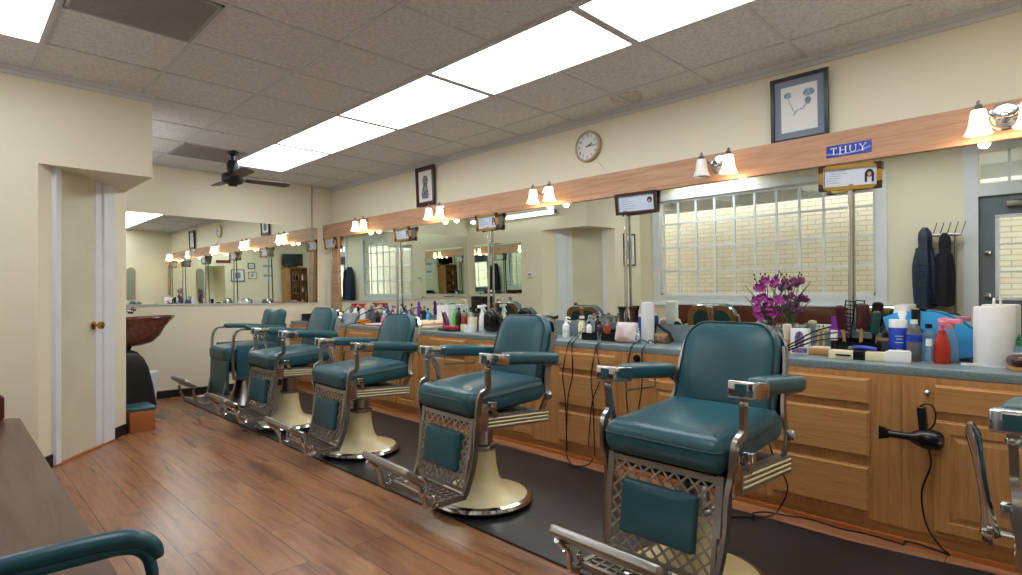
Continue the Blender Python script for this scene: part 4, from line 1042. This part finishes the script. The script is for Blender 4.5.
# brush and tool organiser
t = thing('tool_organiser', 'black desk organiser full of brushes behind the cream box', 'organiser', (3.53, .885, CT))
g = MB(); g.box(-.06, .06, -.11, .11, 0, .006); g.box(-.06, -.055, -.11, .11, .006, .085); g.box(.055, .06, -.11, .11, .006, .10)
for y in (-.11, -.04, .035, .105): g.box(-.055, .055, y, y+.005, .006, .09)
g.build('tray', 'black', t, smooth=False)
def brush(x, y, label, m, hm, h=.24, tilt=(.1, .1), w=.028, z0=CT+.009):
    t = thing('hair_brush', label, 'hairbrush', (x, y, z0), 0, 'hairbrushes in the organiser'); t.rotation_euler = (tilt[0], tilt[1], 0)
    MB().tube([(0, 0, 0), (0, 0, h*.45), (0, 0, h*.5)], [.007, .009, .012], n=10).build('handle', hm, t)
    MB().pad(rrect(w*2, h*.5, w*.7), .02, .009, .003, frameT((.01, 0, h*.73), (0, -1, 0), (0, 0, 1))).build('head', m, t); return t
brush(3.52, .935, 'wooden-backed brush leaning in the organiser, left one', 'maroon', 'tan', .28, (-.12, -.05), .024)
brush(3.54, .875, 'dark maroon brush with tan rim in the organiser, middle one', 'maroon', 'tan', .29, (.05, .05), .03)
brush(3.52, .815, 'dark green brush in the organiser, right one', 'bottlegreen', 'black', .25, (.1, 0), .02)
t = thing('picture_stand', 'small tan framed photo stand behind the white box', 'photo frame', (3.55, .765, CT))
MB().box(-.006, .006, -.045, .045, 0, .11).build('frame', 'tan', t, smooth=False); MB().box(-.009, -.006, -.033, .033, .015, .095).build('photo', 'ink', t, smooth=False)
def comb(x, y, label, m, h, w, tilt, z0=CT, vent=True):
    t = thing('comb', label, 'comb', (x, y, z0)); t.rotation_euler = tilt
    g = MB()
    if vent:
        T = frameT((0, 0, 0), (0, -1, 0), (0, 0, 1)); g.box(-w/2, -w/2+.006, h*.35, h, -.003, .003, T); g.box(w/2-.006, w/2, h*.35, h, -.003, .003, T); g.box(-.008, .008, 0, h*.36, -.004, .004, T)
        for k in range(9): z = h*.38+h*.6*k/8; g.box(-w/2, w/2, z-.003, z+.003, -.003, .003, T)
    else:
        T = frameT((0, 0, 0), (0, -1, 0), (0, 0, 1)); g.prism([(-.010, 0), (.010, 0), (.012, h*.4), (.02, h*.45), (w/2, h*.55), (w/2, h*.7), (.014, h*.78), (.022, h*.86), (.018, h*.97), (0, h), (-.018, h*.97), (-.022, h*.86), (-.014, h*.78), (-w/2, h*.7), (-w/2, h*.55), (-.02, h*.45), (-.012, h*.4)], -.004, .004, T)
    g.build('blade', m, t, smooth=False); return t
comb(3.60, .975, 'tall black vented comb sticking up from the organiser', 'black', .31, .055, (.12, .05, 0))
comb(3.62, 1.02, 'purple bottle-shaped comb standing left of the black vented comb', 'purple', .22, .058, (0, .02, 0), vent=False)
jar('white_bottle', 'small white-capped bottle left of the tall brushes', 'bottle', 3.48, .985, bot(.017, .13), 'black', [(.017, .09), (.017, .145), (0, .145)], 'wplastic')
for (y, l, c) in ((.895, 'dark red bottle behind the tan photo frame', 'maroon'), ):
    jar('tonic_bottle', l, 'bottle', 3.635, y-.13, bot(.028, .19, .45), c, capp(.03, .21), 'black')
# wooden dish with pencils
t = thing('wooden_dish', 'open wooden dish with small tools, right of the white card box', 'dish', (3.53, 1.06, CT))
MB().box(-.05, .05, -.06, .06, 0, .04, bev=.006).build('dish', 'tan', t); MB().box(-.045, .045, -.055, .055, .04, .045).build('lining', 'pw', t, smooth=False)
for i, (y, a, l) in enumerate(((1.085, .08, 'yellow pencil standing in the wooden dish, left one'), (1.05, -.05, 'yellow pencil standing in the wooden dish, right one'))):
    t = thing('pencil', l, 'pencil', (3.53, y, CT+.047)); t.rotation_euler = (a, .05, 0)
    MB().cyl(.0045, (0, 0, 0), (0, 0, .11), 6).build('barrel', mat('yellow_paint', '#e0a823', .4), t); MB().lathe([(.0045, .11), (.001, .125)], 6).build('tip', 'ink', t)
# card box with lavender print
t = thing('card_box', 'white box printed with a purple bottle beside the shaving brush', 'box', (3.50, 1.165, CT), math.radians(4))
MB().box(-.025, .025, -.048, .048, 0, .145, bev=.002).build('carton', 'pw', t)
T = frameT((-.0255, 0, .07), (0, -1, 0), (0, 0, 1))
g = MB().prism([(-.022, -.03), (.022, -.03), (.026, .02), (.018, .05), (0, .062), (-.018, .05), (-.026, .02)], 0, .0012, T); g.box(-.040, .040, -.062, -.035, 0, .001, T)
g.build('print', mat('lavender_print', '#8d6f9c', .6, noise=(90, '#3f3050')), t, smooth=False)
# shaving brush
t = thing('shaving_brush', 'shaving brush with turned wooden handle beside the flower vase', 'shaving brush', (3.49, 1.235, CT))
MB().lathe([(.017, 0), (.019, .004), (.014, .02), (.011, .05), (.016, .068), (.020, .078), (.020, .082)], 18).build('handle', 'ltwood', t)
MB().lathe([(.015, .080), (.018, .10), (.026, .15), (.024, .165), (.0, .172)], 18).build('bristles', 'bristle', t)
jar('tumbler', 'small pale glass tumbler behind the printed card box', 'tumbler', 3.61, 1.21, [(.03, 0), (.034, .16), (.031, .16), (.027, .005)], 'clear', n=20)
# vase of orchids
t = thing('flower_vase', 'ribbed clear glass vase of purple orchids behind the nearest chair', 'vase', (3.56, 1.362, CT))
n = 32; vs = []; fs = []
for (r, z) in ((.036, 0), (.04, .01), (.042, .06), (.05, .12), (.062, .15), (.058, .15), (.045, .115), (.036, .055), (.03, .012)):
    for i in range(n): a = 2*PI*i/n; rr = r*(1+.05*(i % 2)); vs.append((rr*math.cos(a), rr*math.sin(a), z))
for k in range(8):
    for i in range(n): j = (i+1) % n; fs.append((k*n+i, k*n+j, (k+1)*n+j, (k+1)*n+i))
MB().add(vs, fs).build('vase', 'clear', t)
rnd = random.Random(3)
blooms = [(-.10, .36), (-.045, .40), (.02, .405), (.075, .385), (.115, .405), (-.13, .28), (-.07, .285), (-.01, .30), (.06, .27), (.125, .285), (.16, .275),
          (-.11, .19), (-.05, .165), (.03, .20), (.08, .19), (.115, .20), (-.085, .225), (.0, .245), (.05, .235), (-.03, .36)]
for (u, z) in blooms:
    dx = -.02-.05*rnd.random(); u *= .54; z = .05+z*.92; u = -u
    st = MB().tube([(0, 0, .04), (dx*.3, u*.3, z*.5), (dx, u, z)], .0022, 5, smooth=3).build('stem', 'stem', t)
    T = frameT((dx-.01, u, z), (0.3*rnd.uniform(-1, 1), -1, .3*rnd.uniform(-1, 1)), (.3*rnd.uniform(-1, 1), 0, 1)) @ Matrix.Rotation(rnd.uniform(0, 1.2), 4, 'Z')
    g = MB()
    for k in range(5):
        a = 2*PI*k/5; Q = T @ Matrix.Rotation(a, 4, 'Z') @ Matrix.Translation((.014, 0, 0)) @ Matrix.Rotation(-.45, 4, 'Y')
        vv = [(-.015, 0, 0)]+[(.016*math.cos(b), .013*math.sin(b), .004*math.cos(2*b)) for b in [-2.2+4.4*i/8 for i in range(9)]]
        g.add(vv, [(0, i, i+1) for i in range(1, 9)], Q)
    g.sphere(T @ Vector((0, 0, .008)), .006, 8)
    g.build('bloom', 'orchid', t)
g = MB()
for (u, z) in ((-.115, .46), (-.11, .435), (-.06, .465), (-.04, .45), (-.02, .465), (.085, .455), (.095, .475), (.11, .46), (.01, .45)): g.sphere((-.03, -u*.7, z), .006, 8, (1, 1, 1.3)); g.tube([(-.02, -u*.5, .38), (-.03, -u*.7, z)], .0012, 4)
for s, z in ((-1, .40), (1, .42), (-1, .33), (1, .30)): g.tube([(-.02, 0, .18), (-.03, -s*.06, z*.75), (-.05, -s*.13, z)], [.003, .006, .001], 5, smooth=4)
g.build('buds_and_leaves', 'stem', t)

# station two
t = thing('black_tray', 'black open plastic tray holding bottles and combs', 'tray', (3.49, 2.555, CT))
g = MB().box(-.06, .06, -.145, .145, 0, .006)
for q in ((-.06, -.055, -.145, .145), (.055, .06, -.145, .145), (-.055, .055, -.145, -.14), (-.055, .055, .14, .145)): g.box(*q, .006, .055)
g.build('tray', 'black', t, smooth=False)
i2 = [(3.46, 2.65, .125, .022, 'wplastic', 'black', 'white bottle with black cap, left end of the black tray'),
      (3.51, 2.61, .17, .020, 'black', 'black', 'slim black bottle in the black tray, left of the orange one'),
      (3.50, 2.51, .14, .024, 'amber', 'clear', 'orange-brown bottle standing in the black tray'),
      (3.47, 2.56, .13, .024, 'maroon', 'black', 'dark red jar in the middle of the black tray')]
for (x, y, h, r, m, c, l) in i2: jar('bottle', l, 'bottle', x, y, bot(r, h), m, capp(r, h*1.05), c, z=CT+.007, group=None)
jar('glass_jar', 'round glass barbicide jar with black lid behind the tray, left', 'jar', 3.61, 2.72, [(.04, 0), (.042, .15), (.04, .155)], 'clear', [(.042, .155), (.04, .17), (.012, .175), (.014, .19), (0, .195)], 'iron')
jar('glass_jar', 'round glass jar with steel lid behind the orange bottle', 'jar', 3.61, 2.62, [(.04, 0), (.042, .15), (.04, .155)], 'clear', [(.042, .155), (.04, .17), (.012, .175), (.014, .19), (0, .195)], 'steel')
def dryer(x, y, z, label, rz, m='black', s=1.0, hang=False):
    t = thing('hair_dryer', label, 'hairdryer', (x, y, z), rz); t.scale = (s, s, s)
    MB().lathe([(0, -.075), (.030, -.072), (.040, -.05), (.042, -.01), (.036, .04), (.026, .075), (.020, .09), (.019, .17)], 24, frameT((0, 0, 0), (0, 0, 1), (0, 1, 0)) @ Matrix.Identity(4)).build('barrel', m, t)
    T = frameT((0, 0, 0), (0, 0, 1), (0, 1, 0))
    g = MB().prism([(-.02, .165), (-.036, .215), (.036, .215), (.02, .165)], -.010, .010, frameT((0, 0, 0), (0, 0, 1), (-1, 0, 0)) if False else Matrix(((0, -1, 0, 0), (0, 0, 1, 0), (1, 0, 0, 0), (0, 0, 0, 1))))
    g.build('nozzle', m, t)
    MB().box(-.016, .016, -.020, .020, .02, .155, bev=.007).build('handle', m, t)
    g = MB()
    for k in range(4): g.box(-.018, -.014, -.018, .018, .055+.018*k, .063+.018*k)
    g.build('switch', 'blackm', t); return t
dryer(3.55, 2.455, CT+.145, 'black hairdryer standing nozzle up behind the black tray', math.radians(200))
tt = bpy.data.objects['hair_dryer']; tt.rotation_euler = (0, PI/2, math.radians(100)); tt.location = (3.61, 2.46, CT+.068); tt.scale = (.85,)*3
dryer(3.57, 2.36, CT+.175, 'maroon-black hairdryer standing nozzle up beside the narrow towel roll', 0, 'maroon')
tt = bpy.data.objects['hair_dryer.001']; tt.rotation_euler = (0, PI/2, math.radians(-70)); tt.location = (3.60, 2.36, CT+.068); tt.scale = (.85,)*3
t = thing('plastic_pouch', 'clear zip bag of peach papers left of the narrow towel roll', 'bag', (3.42, 2.28, CT))
MB().pad(rrect(.17, .14, .02), .04, .018, .012, frameT((0, 0, .072), (0, -1, 0), (.25, 0, 1))).build('bag', mat('peach_papers', '#cfa493', .3, noise=(18, '#c9c4cc'), coat=.5), t)
t = thing('foil_packet', 'crumpled silver-white packet against the zip bag', 'packet', (3.41, 2.195, CT))
MB().pad(rrect(.045, .11, .01), .02, .009, .006, frameT((0, 0, .056), (.1, -1, .25), (.2, .2, 1))).build('packet', mat('silver_print', '#cfd2da', .3, noise=(70, '#3a3f52')), t)
t = thing('paper_towel_roll', 'narrow white paper roll standing upright beside the zip bag', 'paper towels', (3.54, 2.195, CT))
MB().lathe([(.044, 0), (.046, .004), (.046, .285), (.02, .288), (.018, .27)], 28).build('roll', 'pw', t)
jar('spray_can', 'slim dark blue can squeezed left of the narrow paper roll', 'can', 3.61, 2.29, [(.02, 0), (.02, .18)], 'blue', [(.02, .18), (.02, .2), (0, .2)], 'wplastic')
t = thing('brush_pouch', 'tan and black folded pouch right of the narrow paper roll', 'pouch', (3.59, 2.10, CT))
MB().pad(rrect(.10, .12, .03), .07, .025, .006, Matrix.Translation((0, 0, 0))).build('body', mat('tan_print_cloth', '#a98663', .7, noise=(30, '#6b4a35')), t)
MB().tube([(-.02, .06, .07), (-.02, .045, .13), (-.02, -.01, .10), (-.02, -.06, .07), (-.03, -.085, .02)], .011, smooth=4, n=8).build('strap', 'coatblack', t)
jar('pump_bottle', 'white pump bottle left of the black tray', 'bottle', 3.56, 2.96, bot(.028, .13), 'wplastic', None, extra=pump('wplastic', .125, (0, -1)), lab=(.0285, .03, .06), labm='clear')
jar('pump_bottle', 'smaller white pump bottle at the far side of the second station', 'bottle', 3.64, 3.02, bot(.024, .09), 'wplastic', None, extra=pump('wplastic', .09, (0, -1)))
jar('lotion_bottle', 'pale yellow squat bottle between pump bottle and black tray', 'bottle', 3.60, 2.83, bot(.03, .15, .6), 'creambox', capp(.03, .17, .7), 'wplastic')

# station three
t = thing('tissue_towels', 'folded beige towels on the counter behind the third chair', 'towels', (3.46, 4.66, CT), math.radians(10))
MB().pad(rrect(.30, .26, .04), .035, .016, .004).pad(rrect(.27, .24, .05), .035, .016, .02, Matrix.Translation((0, .01, .034))).build('cloth', 'towel', t)
t = thing('clipper_tray', 'black tray with red clipper cradle beside the white cup', 'tray', (3.37, 4.22, CT), math.radians(-10))
MB().box(-.06, .06, -.12, .12, 0, .022, bev=.004).build('tray', 'black', t); MB().box(-.04, .04, -.11, .03, .022, .05, bev=.006).build('cradle', 'redp', t)
t = thing('hair_clipper', 'dark hair clipper standing tilted in the red cradle', 'clipper', (3.37, 4.24, CT+.053)); t.rotation_euler = (-.5, 0, 0)
MB().tube([(0, 0, 0), (0, 0, .06), (0, 0, .13)], [.022, .026, .020], smooth=3, n=12).build('body', 'maroon', t); MB().box(-.02, .02, -.006, .006, .128, .16, bev=.002).build('blade', 'steel', t)
jar('white_cup', 'low white cup beside the red clipper cradle', 'cup', 3.40, 3.955, [(.052, 0), (.055, .065), (.05, .065), (.046, .01)], 'pw', n=24)
jar('cream_jar', 'narrow cream jar left of the low white cup', 'jar', 3.43, 4.085, [(.026, 0), (.028, .065), (0, .065)], 'creambox')
jar('cream_box_jar', 'cream cylinder behind the low white cup', 'jar', 3.52, 4.06, [(.045, 0), (.045, .13), (0, .13)], 'creambox')
spray(3.57, 3.98, 'white spray bottle beside the black smock mannequin shape', 'wplastic', 'wplastic', h=.26, rz=math.radians(100), r=.032)
t = thing('black_bag', 'black glossy barber bag slumped against the third pole', 'bag', (3.50, 3.76, CT))
MB().pad(rrect(.17, .21, .05, 5, .08), .10, .045, .01, frameT((.04, .0, .112), (0, -1, 0), (0, 0, 1))).build('body', 'black', t)
MB().tube([(-.02, -.05, .2), (-.02, -.11, .14), (-.02, -.14, .08), (-.02, -.19, .05), (-.02, -.21, .015)], [.02, .03, .03, .022, .018], smooth=4, n=10).build('sleeve', 'black', t)
MB().box(-.066, -.062, -.02, .05, .085, .09).build('buckle', 'steel', t)
jar('bottle', 'small silver tin between the cream jar and the black bag', 'tin', 3.63, 4.22, [(.03, 0), (.03, .15), (.02, .17), (0, .17)], 'steel')
jar('bottle', 'bright green slim bottle at the back of the third station', 'bottle', 3.63, 4.46, bot(.014, .19), 'lime', capp(.014, .2), 'lime')
jar('bottle', 'dark red bottle right of the bright green one', 'bottle', 3.63, 4.39, bot(.022, .2), 'maroon', capp(.022, .21), 'black')
jar('bottle', 'amber bottle right of the dark red one, third station', 'bottle', 3.63, 4.31, bot(.022, .18), 'amber', capp(.022, .19), 'black')
t = thing('shopping_bag', 'white paper carrier bag with handles at the back of the counter', 'bag', (3.62, 4.58, CT))
MB().box(-.05, .05, -.09, .09, 0, .235).build('bag', 'pw', t, smooth=False)
MB().tube([(-.05, -.05, .22), (-.05, -.04, .28), (-.05, .04, .28), (-.05, .05, .22)], .003, smooth=4, n=6).build('handle', 'pw', t)
for (x, y, m, l, h) in ((3.56, 3.55, 'wplastic', 'white dispenser behind the second chair, left one', .12), (3.58, 3.43, 'wplastic', 'white dispenser behind the second chair, right one', .13)):
    jar('pump_bottle', l, 'bottle', x, y, bot(.026, h), m, None, extra=pump('wplastic', h, (0, -1)))

# station four and five: crowded bottles
rows = [
 (3.55, 5.22, .17, .026, 'sky', 'black', 'light blue bottle at the right of the crowded fourth station'),
 (3.60, 5.30, .19, .030, 'black', 'black', 'stout black bottle left of the light blue one'),
 (3.52, 5.36, .13, .026, 'creambox', 'creambox', 'squat cream bottle in front of the stout black one'),
 (3.57, 5.47, .16, .024, 'wplastic', 'magenta', 'white bottle with magenta cap at the fourth station'),
 (3.62, 5.55, .20, .024, 'purple', 'purple', 'purple bottle left of the magenta-capped one'),
 (3.60, 5.66, .16, .022, 'poster', 'wplastic', 'pale blue bottle with white cap left of the purple one'),
 (3.55, 5.75, .13, .024, 'black', 'redp', 'black bottle with red cap at the fourth station'),
 (3.60, 5.84, .17, .022, 'navy', 'wplastic', 'navy bottle with white cap at the fourth station'),
 (3.60, 6.40, .14, .024, 'wplastic', 'purple', 'white bottle with purple cap left of the red-headed sprays'),
 (3.54, 6.48, .12, .026, 'purple', 'wplastic', 'short purple bottle with white cap near the far station'),
 (3.62, 6.88, .15, .020, 'maroon', 'black', 'maroon bottle nearest the far corner trim'),
 (3.62, 6.80, .13, .020, 'pink', 'wplastic', 'pink bottle second from the far corner trim'),
 (3.60, 6.72, .14, .020, 'amber', 'black', 'amber bottle third from the far corner trim'),
 (3.60, 6.96, .13, .020, 'navy', 'redp', 'navy bottle with red cap beyond the far corner trim'),
 (3.50, 5.14, .12, .022, 'clear', 'wplastic', 'clear bottle with white cap right of the fourth station pole'),
 (3.48, 5.27, .11, .022, 'bottlegreen', 'black', 'dark green bottle in front of the light blue one'),
 (3.64, 5.40, .22, .022, 'steel', 'black', 'tall silver can behind the squat cream bottle'),
 (3.50, 5.56, .10, .022, 'pink', 'wplastic', 'short pink bottle in front of the purple one'),
 (3.64, 5.74, .19, .020, 'wplastic', 'blue', 'white bottle with blue cap behind the red-capped black one'),
 (3.62, 6.56, .17, .022, 'pw', 'lime', 'white bottle with bright green cap near the far station'),
 (3.56, 6.64, .12, .020, 'black', 'black', 'small black bottle beside the green-capped white one'),
 (3.50, 3.62, .13, .022, 'steel', 'wplastic', 'silver bottle with white cap hidden behind the second chair back'),
 (3.62, 4.12, .19, .024, 'black', 'steel', 'black bottle with silver cap behind the low white cup'),
 (3.56, 4.52, .11, .024, 'magenta', 'wplastic', 'magenta pot with white lid beside the carrier bag'),
 (3.60, 4.86, .16, .022, 'sky', 'sky', 'light blue bottle behind the beige towels'),
 (3.62, 4.95, .20, .024, 'coatblack', 'redp', 'black bottle with red cap behind the beige towels')]
for (x, y, h, r, m, c, l) in rows: jar('bottle', l, 'bottle', x, y, bot(r, h), m, capp(r, h*1.08), c)
comb(3.60, 5.02, 'purple comb standing upright at the right of the fourth station', 'purple', .27, .05, (0, 0, 0), vent=False)
spray(3.56, 6.10, 'white spray bottle with red head, right of its twin', 'wplastic', 'redp', h=.25, rz=math.radians(190), r=.036)
spray(3.56, 6.28, 'white spray bottle with red head, left of its twin', 'wplastic', 'redp', h=.25, rz=math.radians(190), r=.036)
t = thing('clear_basket', 'clear plastic basket in front of the red-headed sprays', 'basket', (3.45, 6.20, CT)); MB().lathe([(.07, 0), (.10, .12), (.096, .12), (.066, .006)], 22).build('basket', mat('milky_plastic', '#b8c0c8', .3), t)
t = thing('orange_carton', 'small orange carton at the fourth station', 'box', (3.44, 5.86, CT), .3); MB().box(-.04, .04, -.06, .06, 0, .055, bev=.003).build('carton', 'orange', t)
t = thing('magazine_stack', 'flat red and white papers spread over the fourth station', 'papers', (3.42, 5.55, CT), .1)
MB().box(-.10, .10, -.13, .13, 0, .010).build('lower_sheet', 'redp', t, smooth=False); MB().box(-.09, .10, -.16, .09, .010, .022, Matrix.Rotation(.2, 4, 'Z')).build('upper_sheet', 'pw', t, smooth=False)
t = thing('grey_cape', 'grey cone-shaped folded cape at the fourth station', 'cape', (3.60, 5.97, CT)); MB().lathe([(.08, 0), (.065, .07), (.04, .14), (.015, .21), (0, .225)], 16, sx=.6).build('cloth', mat('grey_cloth', '#4e545c', .8), t)
t = thing('clipper_rack', 'black clippers hanging on a stand at the far station', 'clipper stand', (3.44, 6.82, CT))
MB().box(-.04, .04, -.10, .10, 0, .012, bev=.003).build('base', 'black', t)
for k, y in enumerate((-.06, 0, .06)):
    MB().tube([(-.02, y, .012), (0, y+.02, .08), (.01, y+.04, .17)], [.016, .022, .012], smooth=4, n=10).build('clipper', 'black', t)
t = thing('white_carton', 'upright lilac-white carton at the far end of the counter', 'box', (3.46, 7.02, CT)); MB().box(-.03, .03, -.05, .05, 0, .18, bev=.003).build('carton', mat('lilac_card', '#c9c4d8', .6), t)
t = thing('wire_tray', 'flat grey tray on the counter against the far wall', 'tray', (3.42, 7.20, CT)); MB().box(-.08, .08, -.08, .08, 0, .02, bev=.003).box(-.075, .075, .06, .075, .02, .09).build('tray', 'blackm', t)

# ---------------------------------------------------------------- hanging hairdryer and cords
t = thing('hair_dryer', 'black hairdryer hanging from a hook on the oak cabinet', 'hairdryer', (CF-.055, .520, .515))
t.scale = (.88, .80, .88)
T = frameT((0, 0, 0), (0, 1, 0), (0, 0, 1))       # local x -> +Y, y -> up, z -> ... (+X)
Ty = Matrix(((0, 0, 1, 0), (1, 0, 0, 0), (0, 1, 0, 0), (0, 0, 0, 1)))
rot = frameT((0, -.0, 0), (1, 0, 0), (0, 0, 1))   # lathe z axis -> -Y
g = MB().lathe([(0, -.085), (.030, -.084), (.045, -.068), (.052, -.03), (.050, .01), (.036, .045), (.022, .07), (.019, .09), (.019, .175)], 26, Matrix.Rotation(-PI/2, 4, 'X'))
g.build('barrel', 'black', t)
MB().prism([(-.020, .170), (-.036, .225), (.036, .225), (.020, .170)], -.010, .010, Matrix(((0, 0, 1, 0), (0, 1, 0, 0), (1, 0, 0, 0), (0, 0, 0, 1)))).build('nozzle', 'black', t)
MB().box(-.016, .016, -.020, .024, .03, .165, Matrix.Rotation(-.10, 4, 'X'), bev=.007).build('handle', 'black', t)
MB().tube([(0, .03, .155), (0, .01, .175), (.0, -.02, .18), (0, -.045, .15), (0, -.045, .09), (0, -.02, .05)], .0045, smooth=4, n=8).build('cord_loop', 'black', t)
t = thing('wall_hook', 'small chrome hook holding the hanging hairdryer', 'hook', (CF, .52, .715)); MB().lathe([(0, 0), (.013, 0), (.013, .004), (.004, .008), (.004, .018), (.009, .022), (0, .026)], 14, frameT((0, 0, 0), (0, -1, 0), (0, 0, 1))).build('peg', 'chrome', t)
def cord(label, pts, r=.0042, m='black', group=None):
    o = MB().tube(pts, r, smooth=5, n=7).build('power_cord', m); tag(o, label, 'cord', group); return o
f = CF-.012; e = 3.215
cord('black cord dropping from the hanging hairdryer to the floor strip', [(CF-.05, .515, .50), (CF-.045, .50, .40), (CF-.04, .535, .27), (CF-.04, .52, .13), (CF-.05, .47, .05), (CF-.06, .43, .018), (CF-.05, .46, .02), (3.16, .58, .03), (3.14, .60, .014)])
cord('black cord lying on the floor along the cabinet base', [(3.14, .60, .016), (3.15, .75, .018), (3.13, .86, .018), (3.15, 1.0, .018), (3.12, 1.095, .018), (3.09, 1.2, .018), (3.02, 1.24, .018), (2.94, 1.20, .018)])
cord('black cord falling beside the nearest chair to a coil on the mat', [(3.13, 1.20, .38), (3.10, 1.16, .30), (3.10, 1.095, .18), (3.09, 1.13, .06), (3.04, 1.17, .016), (2.95, 1.25, .016), (2.90, 1.31, .016), (2.95, 1.36, .016)])
for k, (dy, l) in enumerate(((0, 'black appliance cord draped from the brush organiser, lowest strand'), (.03, 'black appliance cord draped from the brush organiser, middle strand'), (.06, 'black appliance cord draped from the brush organiser, highest strand'))):
    cord(l, [(3.44, .93+dy, CT+.105+.03*k), (3.38, 1.04+dy*.5, CT+.09+.02*k), (3.32, 1.15, CT+.04+.015*k), (3.29, 1.24+dy*.3, CT+.008), (3.24, 1.33, CT+.006), (3.212-.004*k, 1.37+.01*k, CT-.03), (3.19-.004*k, 1.39+.02*k, CT-.2), (3.19-.004*k, 1.40+.03*k, .35)])
def drape(label, y, xs, zend=.25, wob=.02, x0=3.45, z0=.05, yb=None):
    yb = y if yb is None else yb
    cord(label, [(x0, yb, CT+z0), (3.34, (y+yb)/2, CT+.035), (3.24, y, CT+.006), (3.207, y, CT-.03), (3.175, y+wob, .60), (3.172, y-wob*.3, .42), (3.175, y-wob, zend)])
drape('black cord hanging over the three-drawer cabinet, leftmost pair', 2.65, 0, .05, .02, yb=2.72, z0=.06)
drape('black cord hanging over the three-drawer cabinet, right of the leftmost', 2.61, 0, .05, -.03, yb=2.70, z0=.08)
drape('black cord crossing the middle drawer front', 2.40, 0, .06, .015, yb=2.56, z0=.07)
drape('black cord crossing the middle drawer front, slanting right', 2.39, 0, .12, -.05, yb=2.53, z0=.07)
drape('black cord hanging below the black cable grommet, left', 2.12, 0, .40, .01, yb=2.13, z0=.006)
drape('black cord hanging below the black cable grommet, right', 2.03, 0, .35, -.02, yb=2.08, z0=.006)
drape('black cord over the counter edge left of the third station tray', 4.62, 0, .30, .02, yb=4.55, z0=.07)
drape('black cord over the counter edge at the beige towels', 4.72, 0, .20, -.02, yb=4.60, z0=.10)
drape('pale grey cord looping over the counter at the fourth station', 5.85, 0, .55, .02, yb=5.60, z0=.09)
drape('black cord at the far station beside the clipper stand', 6.60, 0, .45, .02, yb=6.78, z0=.10)
o = cord('black cord arching up over the fourth station', [(3.40, 6.0, CT+.01), (3.40, 5.9, CT+.10), (3.43, 5.65, CT+.17), (3.46, 5.48, CT+.18), (3.47, 5.42, CT+.13)], .006)
cord('black cord lying on the mat below the three-drawer cabinet', [(3.172, 2.64, .05), (3.14, 2.60, .02), (3.05, 2.50, .018), (3.0, 2.42, .018), (3.10, 2.38, .02), (3.17, 2.40, .04)])
